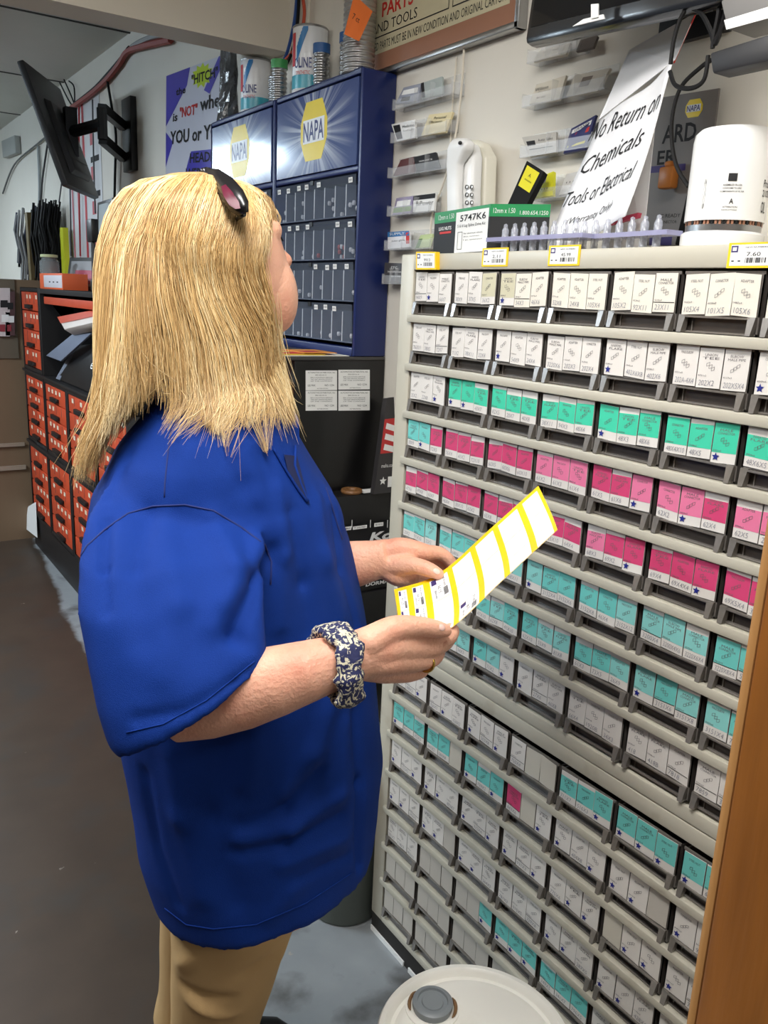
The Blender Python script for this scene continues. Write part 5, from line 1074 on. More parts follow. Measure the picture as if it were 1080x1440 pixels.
shirt = shirt0; adopt(shirt); shirt['label'] = 'royal blue polo shirt'
bvh = BVHTree.FromPolygons([v.co.copy() for v in shirt.data.vertices], [tuple(p.vertices) for p in shirt.data.polygons])
def on(px, py, off=0.0):
    r = (D(px, py, 1) - CAMP).normalized(); h = bvh.ray_cast(CAMP, r)
    return (h[0] + h[1] * off) if h[0] is not None else None
def seam(name, pts, r, m, off=.0, step=8):
    out = []
    for i in range(len(pts) - 1):
        n = max(2, int(math.dist(pts[i], pts[i + 1]) / step))
        for k in range(n):
            t = k / n; p = on(pts[i][0] * (1 - t) + pts[i + 1][0] * t, pts[i][1] * (1 - t) + pts[i + 1][1] * t, off)
            if p is not None: out.append(p)
    if len(out) > 3:
        # keep only a connected run
        run = [out[0]]
        for p in out[1:]:
            if (p - run[-1]).length < .05: run.append(p)
        b = MB(); b.tube(run, r, m, 6); o = b.build(name, shirt, smooth='all'); return o
seam('shoulder_seam', [(241, 600), (236, 640), (232, 680), (231, 709)], .0011, M_shd)
seam('sleeve_seam', [(114, 782), (122, 768), (147, 745), (180, 722), (215, 712), (260, 710), (300, 718), (340, 742), (372, 766), (382, 790), (380, 830)], .0013, M_shd)
seam('sleeve_hem_stitch', [(178, 1030), (230, 1018), (290, 985), (345, 940), (364, 925)], .0008, M_sh, .0006)
seam('hem_stitch', [(232, 1277), (262, 1300), (300, 1306), (360, 1300), (430, 1270), (503, 1222)], .0010, M_sh, .0006)
seam('pocket_edge', [(458, 686), (466, 710), (475, 740), (484, 768)], .0014, M_shd)
seam('pocket_edge', [(456, 690), (470, 688), (480, 690)], .0012, M_shd)
# neck opening and collar
def surfpoly(name, pts, m, off, th=.002, par=None):
    q = [on(x, y, off) for x, y in pts]; q = [p for p in q if p is not None]
    if len(q) < 3: return
    b = MB(); c = sum(q, V()) / len(q); n = (V(CAMP) - c).normalized() * th
    k = len(q); b.add(q + [p + n for p in q], [tuple(range(k))[::-1], tuple(range(k, 2 * k))] + [(i, (i + 1) % k, (i + 1) % k + k, i + k) for i in range(k)], m); o = b.build(name, par or shirt); return o
M_shin = mat('polo_inside', (6, 20, 66), .9)
NC = D(302, 560, 1.16)
def collar():
    b = MB(); n = 40; inner = []; top = []; outer = []; tip = []
    NCc = PL(-.03, -.01, 0); NCc.z = 0
    for j in range(n + 1):
        a = math.radians(28) + (math.radians(332) - math.radians(28)) * j / n     # opening faces forward
        dr = PU * math.cos(a) + PV * math.sin(a); fr = max(0, math.cos(a))
        zt = 1.425 - .035 * fr ** 1.5 * 1.2; 
        inner.append(NCc + dr * .056 + V((0, 0, zt - .03))); top.append(NCc + dr * .061 + V((0, 0, zt))); 
        edge = abs(j / n - .5) * 2; ext = .030 + .030 * edge ** 6
        outer.append(NCc + dr * (.066 + ext * .2) + V((0, 0, zt - .010))); tip.append(NCc + dr * (.075 + ext * .5) + V((0, 0, zt - .026 - ext * .7)))
    rws = [inner, top, outer, tip]; rws2 = [[p - V((0, 0, .0)) for p in r] for r in rws]
    vs = [p for r in rws for p in r]; k = n + 1
    b.add(vs, [(i * k + j, i * k + j + 1, (i + 1) * k + j + 1, (i + 1) * k + j) for i in range(3) for j in range(n)], M_sh)
    o = b.build('collar', shirt, smooth='all'); md = o.modifiers.new('s', 'SOLIDIFY'); md.thickness = .003; return o
collar()
b = MB()   # placket: the two edges of the open neck and the dark opening between them
for (pa, pb, pc) in (((414, 640), (433, 710), (404, 652)),):
    pass
b = MB(); lf = [(381, 602, 1.125), (390, 586, 1.135), (414, 578, 1.16), (420, 590, 1.16), (421, 618, 1.15), (419, 640, 1.14), (412, 656, 1.125), (397, 634, 1.11)]
lq = [D(*k) for k in lf]; nn_ = (CAMP - lq[0]).normalized() * .003; b.add(lq + [p + nn_ for p in lq], [tuple(range(8))[::-1], tuple(range(8, 16))] + [(i, (i + 1) % 8, (i + 1) % 8 + 8, i + 8) for i in range(8)], M_sh); b.build('collar_leaf', shirt)
surfpoly('neck_opening', [(398, 640), (416, 642), (426, 680), (434, 709), (420, 692), (404, 664)], M_shin, .002, .002)
seam('placket_edge', [(414, 628), (413, 655), (421, 680), (434, 711)], .0022, M_sh, .002, 5)
seam('placket_edge', [(384, 632), (402, 664), (420, 692), (434, 711)], .0020, M_sh, .002, 5)
# ---- trousers and shoes
M_kh = mat('khaki_twill', (200, 166, 118), .75, var=.05, scale=9, bump=.1, bscale=700, spec=.2)
b = MB(); hip = PL(.0, 0, .90)
b.rings([ering(PL(.0, 0, z), PU, PV, a, w_, 32, 2.2) for z, a, w_ in ((.95, .13, .16), (.85, .15, .175), (.76, .16, .18), (.70, .14, .165), (.66, .11, .14))], M_kh)
k1 = D(330, 1325, 1.325); k2 = D(302, 1440, 1.45); f1 = k1 + (k2 - k1) * 2.3; 
near = [PL(-.005, -.085, .80), k1 + V((0, 0, .05)), k2, V((k2.x + (k2.x - k1.x) * .7 + .0, k2.y + (k2.y - k1.y) * .5, .08))]
b.rings([ering(p, PU, PV, a, w_, 28, 2.1) for p, a, w_ in ((near[0], .115, .085), (near[1], .098, .085), (near[1].lerp(near[2], .5), .086, .080), (near[2], .076, .075), (near[2].lerp(near[3], .5), .078, .075), (near[3] + V((0, 0, .02)), .085, .078))], M_kh)
sft = PV * .165 - PU * .02
b.rings([ering(p + sft, PU, PV, a, w_, 28, 2.1) for p, a, w_ in ((near[0] - PV * .02, .115, .085), (near[1], .096, .085), (near[2], .076, .075), (near[2].lerp(near[3], .5), .074, .072), (near[3] + V((0, 0, .02)), .08, .075))], M_kh)
TF = [(D(240, 1390, 1.29), D(330, 1415, 1.28), .014, -.010), (D(245, 1410, 1.29), D(340, 1440, 1.31), .012, .009), (D(236, 1370, 1.28), D(290, 1330, 1.24), .013, .006), (D(380, 1330, 1.28), D(330, 1400, 1.25), .014, -.006), (D(236, 1400, 1.30), D(300, 1435, 1.28), .008, -.008), (D(400, 1330, 1.30), D(385, 1420, 1.33), .012, .007)]
tr = from_mb(b, .007, 8, 'trousers', M_kh, folds_fn(TF)); adopt(tr); tr['label'] = 'khaki trousers'
for k, c in enumerate((near[3], near[3] + sft)):
    c = V((c.x, c.y, 0)); b = MB(); rg = []
    for (u_, w_, h_, z_) in ((-.07, .025, .05, 0), (-.05, .036, .085, 0), (0, .04, .095, 0), (.06, .042, .075, 0), (.12, .045, .055, 0), (.17, .038, .045, 0), (.195, .018, .03, 0)):
        rg.append([c + PU * u_ + PV * (w_ * math.cos(t)) + V((0, 0, .002 + h_ * max(0, math.sin(t)) ** .7 if math.sin(t) > 0 else .002)) for t in [2 * math.pi * j / 16 for j in range(16)]])
    b.rings(rg, mat('shoe_leather', (24, 22, 22), .45)); o = b.build('shoe', None, smooth='all'); adopt(o)
# ---- body (head, neck, trunk, arms and hands in one surface)
b = MB(); S = M_skin
HY = math.radians(12); HF = V((math.cos(HY), math.sin(HY), 0)); HL_ = V((-math.sin(HY), math.cos(HY), 0)); UP = V((0, 0, 1))
pit = math.radians(13)
HF = (HF * math.cos(pit) + UP * math.sin(pit)).normalized(); HU = HF.cross(HL_).normalized()
HC = D(313, 362, 1.145)
def H(f, l, u): return HC + HF * f + HL_ * l + HU * u
bas = Matrix((HF, HL_, HU)).transposed()
b.rings([ering(H(f, 0, u), HF, HL_, a, w_, 32, 2.2) for (u, f, a, w_) in ((-.118, .045, .018, .016), (-.108, .036, .040, .034), (-.090, .026, .060, .050), (-.065, .020, .070, .060), (-.040, .016, .075, .066), (-.015, .010, .080, .069), (.010, .002, .084, .070), (.035, -.006, .087, .070), (.058, -.014, .082, .066), (.076, -.020, .068, .056), (.088, -.024, .048, .040), (.094, -.026, .022, .018))], S)
b.sphere(H(.072, 0, -.094), (.018, .022, .016), S, 16, 10, bas)      # chin
for s in (-1, 1):
    b.sphere(H(.050, s * .033, -.056), (.037, .031, .057), S, 20, 14, bas)   # cheek
    b.sphere(H(.048, s * .031, .026), (.030, .030, .020), S, 14, 8, bas)     # brow
    b.sphere(H(-.012, s * .068, -.010), (.018, .007, .030), S, 14, 8, bas)   # ear
chain(b, [H(.082, 0, .012), H(.094, 0, -.006), H(.106, 0, -.022)], [.008, .009, .011], S)   # nose
b.sphere(H(.090, .010, -.026), (.010, .007, .007), S, 10, 8, bas); b.sphere(H(.090, -.010, -.026), (.010, .007, .007), S, 10, 8, bas)
b.sphere(H(.084, 0, -.052), (.010, .022, .006), S, 12, 8, bas); b.sphere(H(.082, 0, -.062), (.010, .020, .006), S, 12, 8, bas)   # lips
chain(b, [H(-.02, 0, -.04), PL(-.03, 0, 1.40), PL(-.045, 0, 1.33)], [.056, .057, .075], S, 20)
b.rings([ering(PL(cu, 0, z), PU, PV, max(.03, a - .045), max(.03, hb - .045), 28) for (z, hb, cu, a) in RINGS[:12][::1]], S)
for s in (-.085, .085): chain(b, [PL(0, s, .82), PL(.0, s, .72)], [.075, .07], S)
chain(b, [near[0], near[1], near[2], near[3] + UP * .02], [.07, .06, .05, .035], S, 16); chain(b, [near[0] + sft - PV * .02, near[1] + sft, near[2] + sft, near[3] + sft + UP * .02], [.07, .06, .05, .035], S, 16)
for c in (near[3], near[3] + sft): chain(b, [V((c.x, c.y, .045)), V((c.x, c.y, .032)) + PU * .09], [.024, .018], S)
# right arm
chain(b, [PL(-.04, -.12, 1.26), D(268, 760, 1.09), D(248, 900, .99), D(238, 985, .958)], [.03, .032, .034, .038], S, 18)
def oval_limb(secs):   # centre, half height, half depth
    rg = []
    for i, (c, hh_, hd_) in enumerate(secs):
        t = (secs[min(i + 1, len(secs) - 1)][0] - secs[max(i - 1, 0)][0]).normalized(); e1 = UP - t * UP.dot(t); e1.normalize(); e2 = t.cross(e1); rg.append(ering(c, e1, e2, hh_, hd_, 24))
    b.rings(rg, S)
oval_limb([(D(228, 992, .985), .028, .025), (D(245, 992, .985), .044, .038), (D(290, 985, .98), .046, .038), (D(340, 972, .974), .0455, .039), (D(390, 957, .968), .041, .038), (D(435, 943, .965), .036, .032), (D(470, 932, .975), .0325, .028), (D(500, 922, .985), .0305, .024), (D(525, 916, .99), .030, .021)])
def hand(palm, fingers, thumb):
    for pts, rs in palm: chain(b, pts, rs, S)
    for pts, rs in fingers: chain(b, pts, rs, S, 12)
    chain(b, *thumb, S, 12)
rw = D(505, 921, .985)
hand([([D(500, 908, .985), D(545, 893, 1.0), D(585, 893, 1.03)], [.018, .0175, .0135]), ([D(500, 922, .985), D(548, 910, .995), D(590, 912, 1.03)], [.020, .020, .0135]),
      ([D(500, 933, .99), D(545, 928, .998), D(588, 930, 1.035)], [.018, .019, .0125]), ([D(505, 938, 1.0), D(540, 942, 1.01), D(575, 947, 1.045)], [.016, .017, .0115]),
      ([D(520, 918, 1.0), D(556, 920, 1.02)], [.02, .02])],
     [([D(585, 893, 1.03), D(610, 898, 1.045), D(627, 896, 1.06), D(634, 888, 1.075)], [.0155, .0150, .0135, .0118]),
      ([D(590, 912, 1.03), D(616, 909, 1.05), D(629, 901, 1.075), D(624, 893, 1.095)], [.0135, .0108, .0095, .0085]),
      ([D(588, 930, 1.035), D(607, 928, 1.055), D(617, 916, 1.08), D(610, 905, 1.10)], [.0125, .0104, .009, .0082]),
      ([D(575, 947, 1.045), D(592, 944, 1.065), D(600, 932, 1.085), D(594, 920, 1.10)], [.0115, .0092, .0082, .0074])],
     ([D(520, 902, .98), D(553, 885, .99), D(585, 881, 1.005), D(612, 884, 1.02), D(626, 887, 1.028)], [.019, .0165, .013, .0112, .0088]))
# left arm, seen beyond the body
chain(b, [PL(-.03, .14, 1.28), PL(-.01, .20, 1.12), PL(.03, .19, .985)], [.05, .046, .042], S, 18)
el = PL(.03, .19, .985)
oval_limb([(el, .03, .03), (el.lerp(D(470, 800, 1.29), .15), .043, .040), (el.lerp(D(470, 800, 1.29), .5), .044, .041), (D(470, 798, 1.29), .040, .036), (D(505, 792, 1.275), .035, .030), (D(530, 787, 1.268), .030, .025), (D(548, 783, 1.262), .028, .022)])
hand([([D(535, 778, 1.268), D(565, 772, 1.262), D(598, 777, 1.262)], [.019, .018, .0135]), ([D(540, 786, 1.268), D(572, 786, 1.275), D(600, 790, 1.285)], [.019, .018, .0125]),
      ([D(540, 792, 1.27), D(570, 800, 1.285), D(592, 806, 1.30)], [.018, .017, .012]), ([D(540, 796, 1.268), D(560, 808, 1.262), D(578, 812, 1.262)], [.018, .0185, .014])],
     [([D(598, 777, 1.262), D(618, 778, 1.268), D(632, 788, 1.272), D(640, 802, 1.275)], [.0125, .0105, .0095, .0085]),
      ([D(600, 790, 1.285), D(624, 797, 1.295), D(636, 812, 1.295), D(638, 824, 1.29)], [.0125, .0105, .0095, .0085]),
      ([D(592, 806, 1.30), D(614, 814, 1.305), D(626, 826, 1.30), D(626, 838, 1.29)], [.012, .0100, .009, .008]),
      ([D(580, 815, 1.30), D(600, 826, 1.305), D(608, 838, 1.295), D(606, 848, 1.285)], [.011, .0088, .008, .0072])],
     ([D(548, 795, 1.262), D(568, 795, 1.245), D(586, 796, 1.232), D(603, 801, 1.224), D(616, 807, 1.222)], [.019, .0155, .0128, .0115, .0092]))
body = from_mb(b, .0028, 4, 'body', M_skin); adopt(body)
bb = BVHTree.FromPolygons([v.co.copy() for v in body.data.vertices], [tuple(p.vertices) for p in body.data.polygons])
# nails
M_nail = mat('nail', (238, 196, 184), .25)
for c, dirv, nrm in ((D(622, 882.5, 1.014), D(626, 886, 1.028) - D(605, 882, 1.015), None), (D(614, 803, 1.214), D(616, 807, 1.222) - D(600, 800, 1.225), None)):
    dirv = dirv.normalized(); h = bb.ray_cast(CAMP, (c - CAMP).normalized())
    if h[0] is not None:
        n = h[1]; e1 = (dirv - n * dirv.dot(n)).normalized(); e2 = n.cross(e1)
        o = MB(); o.sphere(h[0] - n * .0012, (.0062, .0046, .0022), M_nail, 14, 8, Matrix((e1, e2, n)).transposed()); o.build('nail', body, smooth='all')
# eye, lips
b = MB()
for s in (-1, 1): b.sphere(H(.066, s * .031, .004), (.012, .012, .011), mat('eye_white', (230, 226, 222), .2), 14, 10, bas)
b.build('eye', body, smooth='all')
b = MB()
for s in (-1, 1): b.tube([H(.076, s * .020, .012), H(.080, s * .031, .0145), H(.074, s * .043, .010)], [.0008, .0016, .001], M_blk, 5)
b.build('eyelash', body)
b = MB(); b.tube([H(.090, -.022, -.057), H(.0935, -.010, -.0545), H(.094, 0, -.056), H(.0935, .010, -.0545), H(.090, .022, -.057)], [.001, .0035, .0035, .0035, .001], mat('lip', (196, 108, 100), .4), 8); b.build('lips', body, smooth='all')
# ring
fd_ = (D(607, 928, 1.055) - D(588, 930, 1.035)).normalized(); b = MB(); b.lathe(D(600, 932, 1.047), [(.0106, -.0018), (.0124, -.0018), (.0128, 0), (.0124, .0018), (.0106, .0018)], mat('gold', (214, 176, 90), .25, 1.0), 24, ax=fd_)
b.build('finger_ring', smooth='all', label='thin gold ring on the near hand', cat='ring')
# ---- label sheet in the hands
far = [(554, 829, 1.235), (618, 806, 1.235), (690, 743, 1.265), (757, 683, 1.30)]; nearE = [(560, 903, 1.035), (627, 888, 1.052), (708, 815, 1.085), (784, 745, 1.125)]
def cr(pts, t):
    x = t * 3; i = min(2, int(x)); f = x - i; p = [D(*k) for k in pts]; p0, p1, p2, p3 = p[max(i - 1, 0)], p[i], p[i + 1], p[min(i + 2, 3)]
    return .5 * ((2 * p1) + (p2 - p0) * f + (2 * p0 - 5 * p1 + 4 * p2 - p3) * f * f + (3 * p1 - p0 - 3 * p2 + p3) * f ** 3)
cols = [(0, .045, 'Y')]; x = .045
for k in range(7):
    cw_, bw = ((.072, .042) if k < 2 else (.118, .034)); cols.append((x, x + cw_, 'W')); x += cw_; cols.append((x, x + bw, 'Y')); x += bw
sc_ = 1 / x; cols = [(a * sc_, c * sc_, k) for a, c, k in cols]
def sheetp(s, t):   # t: 0 near edge .. 1 far edge
    a = cr(nearE, s); c = cr(far, s); p = a.lerp(c, t); n = (c - a).cross(cr(far, min(1, s + .02)) - cr(far, max(0, s - .02))).normalized()
    if n.z < 0: n = -n
    return p - n * (.010 * math.sin(math.pi * t)), n
M_sy = mat('sheet_yellow', (252, 204, 18), .55, var=.02); M_sw = mat('sheet_white', (250, 250, 250), .55, var=.01)
b = MB()
rowsv = [(0, .012, 'Y'), (.012, .318, 'W'), (.318, .324, 'Y'), (.324, .636, 'W'), (.636, .642, 'Y'), (.642, .952, 'W'), (.952, 1, 'Y')]
for (s0, s1, kc) in cols:
    for (t0, t1, kr) in rowsv:
        ns = 3; nt_ = 4 if t1 - t0 > .1 else 1
        for i in range(ns):
            for j in range(nt_):
                cs = [(s0 + (s1 - s0) * (i + di) / ns, t0 + (t1 - t0) * (j + dj) / nt_) for di, dj in ((0, 0), (1, 0), (1, 1), (0, 1))]
                pn = [sheetp(*c) for c in cs]; m = M_sy if 'Y' in (kc, kr) else M_sw
                b.add([p for p, n in pn], [(0, 1, 2, 3)], m); b.add([p - n * .0004 for p, n in pn], [(3, 2, 1, 0)], M_sw)
def cellprint(ci, ri):
    s0, s1, _ = [c for c in cols if c[2] == 'W'][ci]; t0, t1 = [(r[0], r[1]) for r in rowsv if r[2] == 'W'][ri]
    def put(pts, fs, m, l=.0005):
        out = []
        for (x_, y_) in pts:      # the label reads along the short side of the sheet
            p, n = sheetp(s0 + (s1 - s0) * (1 - y_), t0 + (t1 - t0) * x_); out.append(p + n * l)
        b.add(out, fs, m)
    put([(.74, .66), (.96, .66), (.96, .93), (.74, .93)], [(0, 1, 2, 3)], M_tagb)
    for (st, x0, y0, x1, y1) in (('51.79', .3, .45, .62, .62), ('NEW NUMBER', .1, .72, .5, .82), ('EXP 4-20', .5, .2, .9, .3)):
        vs_, f_ = glyphs(st, .0, 0); put([(x0 + (x1 - x0) * a, y0 + (y1 - y0) * c) for a, c in vs_], f_, M_ink)
    for k in range(9): put([(.1 + k * .04, .12), (.122 + k * .04, .12), (.122 + k * .04, .36), (.1 + k * .04, .36)], [(0, 1, 2, 3)], M_ink)
for ci, ri in ((0, 2), (0, 1), (0, 0), (1, 2), (1, 1), (1, 0), (2, 2), (3, 0)): cellprint(ci, ri)
b.build('label_sheet', label='yellow and white sheet of shelf labels held in both hands', cat='label sheet')
# ---- scrunchie
M_scr = mat('scrunchie_navy', (28, 34, 78), .7, var=0, scale=70, rgb2=(208, 202, 176), rgbf=.5, bump=.3, bscale=200)
for _n in M_scr.node_tree.nodes:
    if _n.type == 'VALTORGB': _n.color_ramp.elements[0].position = .52; _n.color_ramp.elements[1].position = .55
    if _n.type == 'TEX_NOISE' and _n.inputs['Scale'].default_value == 70: _n.inputs['Distortion'].default_value = 2.6; _n.inputs['Scale'].default_value = 95
b = MB(); c = D(474, 934, .975); ax = (D(500, 922, .985) - D(450, 941, .965)).normalized(); ax = (ax + V((0, 0, -.06))).normalized(); e1 = (UP - ax * UP.dot(ax)).normalized(); e2 = ax.cross(e1)
rg = []; NT = 64; NS = 16
for j in range(NT):
    t = 2 * math.pi * j / NT; dr = e1 * math.cos(t) + e2 * math.sin(t); cc = c + dr * (.0415 + .0015 * math.sin(3 * t)) + ax * .004 * math.sin(2 * t + 1); r0 = .0150 + .0016 * math.sin(9 * t) + .0010 * math.sin(17 * t + 1)
    rg.append([cc + (dr * math.cos(a) * .62 + ax * math.sin(a) * 1.1) * r0 * (1 + .12 * math.sin(3 * a + 5 * t)) for a in [2 * math.pi * k / NS for k in range(NS)]])
vs = [p for r in rg for p in r]; b.add(vs, [(j * NS + k, j * NS + (k + 1) % NS, ((j + 1) % NT) * NS + (k + 1) % NS, ((j + 1) % NT) * NS + k) for j in range(NT) for k in range(NS)], M_scr)
b.build('hair_scrunchie', smooth='all', label='navy paisley hair scrunchie worn around the near wrist', cat='scrunchie')
# ---- hair
HP = [(247, 282, .012), (252, 283, .050), (260, 281, .074), (272, 279, .092), (300, 275, .108), (350, 271, .117), (400, 270, .121), (450, 270, .123), (500, 267, .122), (550, 264, .122), (590, 257, .122), (630, 248, .125), (670, 238, .120)]
RR = V((.911, -.412, 0)); FF = V((.412, .911, 0))
def hp(y):
    for i in range(len(HP) - 1):
        if y <= HP[i + 1][0] or i == len(HP) - 2:
            t = (y - HP[i][0]) / (HP[i + 1][0] - HP[i][0]); return [HP[i][k] * (1 - t) + HP[i + 1][k] * t for k in range(3)]
def itp(x, xs, ys):
    if x <= xs[0]: return ys[0]
    for i in range(len(xs) - 1):
        if x <= xs[i + 1]: t = (x - xs[i]) / (xs[i + 1] - xs[i]); return ys[i] * (1 - t) + ys[i + 1] * t
    return ys[-1]
def tipy(a):   # degrees, -180..180; -90 faces the camera, 0 image right, 180 image left
    return itp(a, [-180, -165, -150, -135, -120, -108, -100, -90, -80, -65, -45, -20, 0, 80, 130, 180], [655, 650, 622, 585, 552, 536, 546, 572, 592, 608, 616, 600, 572, 556, 600, 655])
SKC = H(-.024, 0, .010)
def hpos(a, y, k, lay):
    """a in degrees, y level, k forward shift weight, lay 0 outer .. 1 inner"""
    _, cx, r = hp(y); c = D(cx, y, 1.14)
    a = a + k * itp(y, [290, 350, 420, 480, 560], [0, 0, 14, 36, 52]); t = math.radians(a)
    r = r * (1 - .22 * lay)
    push = 1.0
    wob = 1 + .028 * math.sin(5 * t + y * .012) + .014 * math.sin(11 * t + 2)
    dpt = itp(y, [247, 300, 450, 600], [.9, .82, .80, .78])
    p = c + (RR * math.cos(t) + FF * math.sin(t) * dpt) * r * wob
    q = p - SKC; e = V((q.dot(HF) / .084, q.dot(HL_) / .076, q.dot(HU) / .088)); ln = e.length; lim = (1.12 - .05 * lay) if lay <= 1 else 1.03
    if ln < lim and ln > 1e-6: p = SKC + q * (lim / ln)
    return p
def kw(a): return max(0, min(1, (a + 140) / 92)) if a < 24 else max(0, min(1, (165 - a) / 70)) * -1
def fa(a): return a + 50 * kw(a)
M_hair = bpy.data.materials.new('blonde_hair'); M_hair.use_nodes = True
nt = M_hair.node_tree; N = nt.nodes; L = nt.links; bs = N['Principled BSDF']; at_ = N.new('ShaderNodeAttribute'); at_.attribute_name = 'tone'
rp = N.new('ShaderNodeValToRGB'); L.new(at_.outputs['Fac'], rp.inputs[0]); els = rp.color_ramp.elements
els[0].position = 0; els[0].color = (*lin((148, 114, 68)), 1); els[1].position = 1; els[1].color = (*lin((246, 228, 182)), 1)
for p_, c_ in ((.3, (190, 152, 98)), (.6, (220, 186, 128))): e = els.new(p_); e.color = (*lin(c_), 1)
L.new(rp.outputs[0], bs.inputs['Base Color']); bs.inputs['Roughness'].default_value = .38; bs.inputs['Specular IOR Level'].default_value = .55; bs.inputs['Subsurface Weight'].default_value = 0.0
rr = random.Random(4)
vs = []; fs = []; tone = []
def drape(p, lay):        # hair lies on the shirt, not in it
    if p.z > 1.43: return p
    h = bvh.find_nearest(p)
    if h[0] is None: return p
    dd = (p - h[0]).dot(h[1]); m_ = .004 + .010 * (1 - lay)
    if dd < m_ and (p - h[0]).length < .09: return h[0] + h[1] * m_
    return p
def strand(pts, r, tn):
    k = len(pts); base = len(vs); up = None
    for i, p in enumerate(pts):
        t = (pts[min(i + 1, k - 1)] - pts[max(i - 1, 0)]); t = t.normalized() if t.length > 1e-9 else UP
        n1 = t.orthogonal().normalized() if up is None else (up - t * up.dot(t)).normalized(); up = n1; n2 = t.cross(n1); w_ = r * min(1, .5 + i * .25) * (1 - (i / (k - 1)) ** 4 * .8)
        for q_ in range(3): a = q_ * 2.0944; vs.append(p + (n1 * math.cos(a) + n2 * math.sin(a)) * w_); tone.append(tn)
    for i in range(k - 1):
        for q_ in range(3): fs.append((base + i * 3 + q_, base + i * 3 + (q_ + 1) % 3, base + (i + 1) * 3 + (q_ + 1) % 3, base + (i + 1) * 3 + q_))
clumps = []
for i in range(800):
    a = rr.uniform(-180, 180)
    clumps.append((a, rr.uniform(0, 1), rr.gauss(0, 12), rr.uniform(.12, .98), rr.uniform(-1, 1)))
front_lo, front_hi = -46, 96
for (a0, lay0, dty, tn0, wv) in clumps:
    fringe = front_lo < a0 < front_hi
    for s in range(16 if a0 < 30 or a0 > 150 else 8):
        a = a0 + rr.gauss(0, 3.0); lay = min(1, max(0, lay0 * .8 + rr.gauss(0, .10))); k = kw(a)
        if fringe:
            ye = rr.uniform(292, 332); ys = 248; k = 0
            if a0 < -32: ye = rr.uniform(330, 372)
        else: ye = tipy(fa(a)) + dty + rr.gauss(0, 6) - abs(rr.gauss(0, 18)) * (1 if rr.random() < .35 else 0); ys = 247.5 + rr.uniform(0, 3)
        n = 9 if fringe else 16; pts = []; ph = rr.uniform(0, 6.28); amp = rr.uniform(.0004, .0022)
        ystart = ys
        for i in range(n):
            t = i / (n - 1); t2 = t ** 1.35; y = ystart + (ye - ystart) * t2
            # roots sweep back over the skull from a parting
            aa = a + (1 - min(1, t2 * 3)) * (14 if a < 0 else -14) + wv * 9 * t * math.sin(3.2 * t + wv * 3)
            conv = (a0 - a) * (.85 * t * t)          # strands of a lock draw together
            p = hpos(aa + conv, y, k, lay)
            p = p + V((math.sin(ph + 7 * t), math.cos(ph * 2 + 6 * t), 0)) * amp * (1 + 2 * t)
            if t > .8 and not fringe: p = p + (p - D(hp(y)[1], y, 1.14)) * rr.uniform(-.06, .06) * (t - .8) * 5
            pts.append(drape(p, lay))
        strand(pts, rr.uniform(.0004, .0008), max(0, min(1, tn0 * .7 + .12 + .16 * math.sin(a0 * .13) + rr.gauss(0, .13))))
# loose fly-away hairs
for i in range(260):
    a = rr.choice((rr.uniform(-175, -20), rr.uniform(-60, 0))); y0 = rr.uniform(400, 560); k = kw(a); p = hpos(a, y0, k, 0); ye = tipy(fa(a)) + rr.uniform(-30, 22); n = 8; pts = []
    out = V((rr.gauss(0, 1), rr.gauss(0, 1), rr.gauss(0, .6))) * .016
    for j in range(n): t = j / (n - 1); y = y0 + (ye - y0) * t; pts.append(drape(hpos(a + rr.gauss(0, .5), y, k, 0) + out * t * t, 0))
    strand(pts, .00042, rr.uniform(.5, 1))
me = bpy.data.meshes.new('hair'); me.from_pydata([tuple(p) for p in vs], [], fs); me.materials.append(M_hair)
at = me.attributes.new('tone', 'FLOAT', 'POINT'); at.data.foreach_set('value', tone); me.polygons.foreach_set('use_smooth', [True] * len(me.polygons)); me.update()
hair = bpy.data.objects.new('hair', me); COL.objects.link(hair); adopt(hair); hair['label'] = 'shoulder length straight blonde hair'
# solid inner mass of the hair
b = MB(); NA = 72; NY = 26; cols_ = []
M_hin = mat('hair_depth', (186, 152, 100), .6, var=.25, scale=30, stretch=(6, 6, .6))
g = []
for i in range(NA + 1):
    a = front_hi + (360 - (front_hi - front_lo)) * i / NA - 0; a_ = a if a <= 180 else a - 360
    ye = tipy(fa(a_)) - 26; g.append([hpos(a_, 247.5 + (ye - 247.5) * (j / NY) ** 1.3, kw(a_), 1.08) for j in range(NY + 1)])
vsx = [p for r in g for p in r]; b.add(vsx, [(i * (NY + 1) + j, (i + 1) * (NY + 1) + j, (i + 1) * (NY + 1) + j + 1, i * (NY + 1) + j + 1) for i in range(NA) for j in range(NY)], M_hin)
o = b.build('hair_underlayer', hair, smooth='all'); md = o.modifiers.new('s', 'SOLIDIFY'); md.thickness = .004
b = MB(); g = []   # fringe cap
for i in range(25):
    a = front_lo + (front_hi - front_lo) * i / 24; g.append([hpos(a, 247.5 + (298 - 247.5) * j / 8, 0, 1.08) for j in range(9)])
b.add([p for r in g for p in r], [(i * 9 + j, (i + 1) * 9 + j, (i + 1) * 9 + j + 1, i * 9 + j + 1) for i in range(24) for j in range(8)], M_hin); o = b.build('fringe_underlayer', hair, smooth='all'); md = o.modifiers.new('s', 'SOLIDIFY'); md.thickness = .004
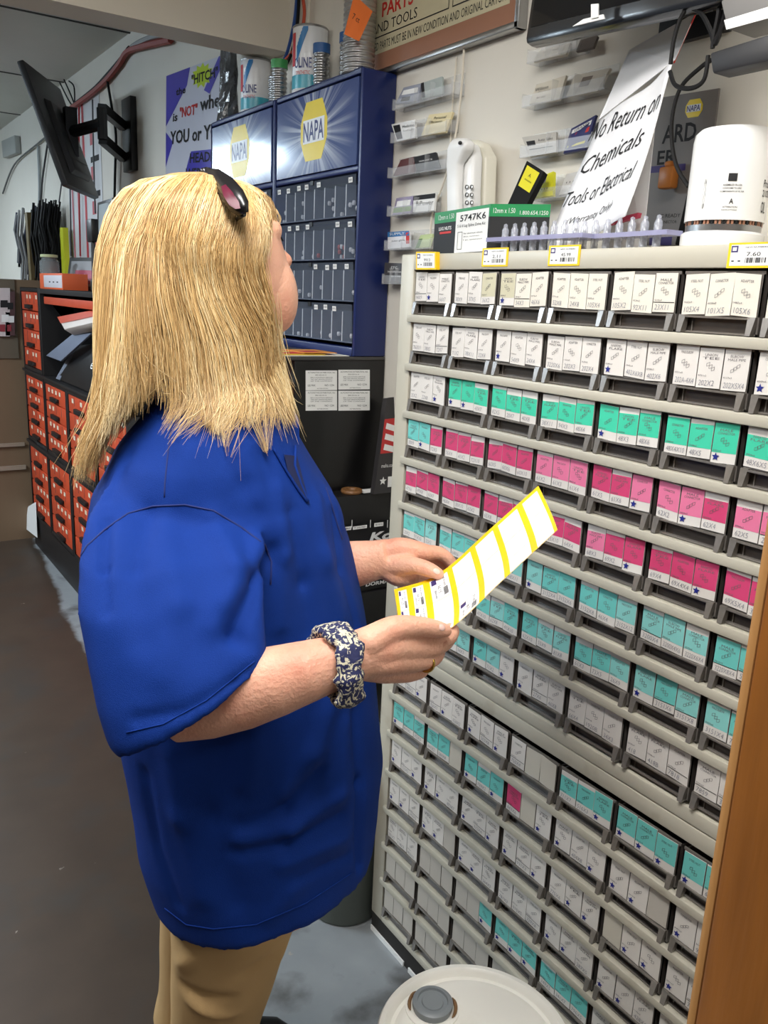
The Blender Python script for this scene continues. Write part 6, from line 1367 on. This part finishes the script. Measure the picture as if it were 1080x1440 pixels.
# ---- sunglasses pushed up on the head
sg = empty('sunglasses', D(318, 262, 1.07), 'black wraparound sunglasses with dark red lenses pushed up on the blonde hair', 'sunglasses')
M_sg = mat('sunglass_frame', (18, 17, 20), .25, spec=.7); M_sl = mat('sunglass_lens', (92, 16, 44), .35, spec=.3, coat=.0, rgb2=(24, 16, 24), rgbf=.5, scale=14)
# band runs from the far temple over the top to the near temple, following the hair
bandpts = []
near_c = [(287, 242, 1.13), (302, 247, 1.085), (316, 260, 1.055), (328, 276, 1.04), (337, 290, 1.035), (342, 301, 1.035)]
b = MB(); secs = []
wdt_ = [12, 20, 27, 30, 26, 15]
for i, ((x, y, d), w_) in enumerate(zip(near_c, wdt_)):
    c = D(x, y, d); nx = near_c[min(i + 1, 5)]; pv = near_c[max(i - 1, 0)]; dx, dy = nx[0] - pv[0], nx[1] - pv[1]; ln = math.hypot(dx, dy); px_, py_ = dy / ln, -dx / ln
    s_ = D(x + px_ * w_ * .55, y + py_ * w_ * .55, d - .004) ; t_ = D(x - px_ * w_ * .55, y - py_ * w_ * .55, d + .004); n = (CAMP - c).normalized() * .004; secs.append([s_ - n, s_ + n, c + n * 2.2, t_ + n, t_ - n, c - n * 1.5])
b.rings(secs, M_sg)
# far half mirrored over the head
far_c = [D(287, 242, 1.13), D(290, 243, 1.17), D(302, 250, 1.205), D(318, 262, 1.225)]
b.tube(far_c, [.006, .008, .009, .006], M_sg, 8)
b.tube([D(342, 300, 1.035), D(339, 304, 1.04), D(332, 309, 1.06), D(322, 312, 1.09)], [.0045, .003, .0025, .0025], M_sg, 8)
b.build('frame', sg, smooth='all')
b = MB(); lensp = [(311, 262), (317, 259), (327, 270), (336, 284), (338, 293), (331, 294), (322, 288), (314, 275)]
q = [D(x, y, 1.036 + (0.012 if i in (0, 1) else 0)) - V((0, 0, 0)) for i, (x, y) in enumerate(lensp)]
q = [D(x, y, itp(y, [258, 276, 295], [1.046, 1.029, 1.025])) for x, y in lensp]
c = sum(q, V()) / 8 + (CAMP - q[0]).normalized() * .004; b.add(q + [c], [(i, (i + 1) % 8, 8) for i in range(8)], M_sl)
n = (q[0] - CAMP).normalized() * .004; b.add([p + n for p in q] + [c + n], [((i + 1) % 8, i, 8) for i in range(8)], M_sl)
b.build('lens', sg, smooth='all', label='dark red lens')
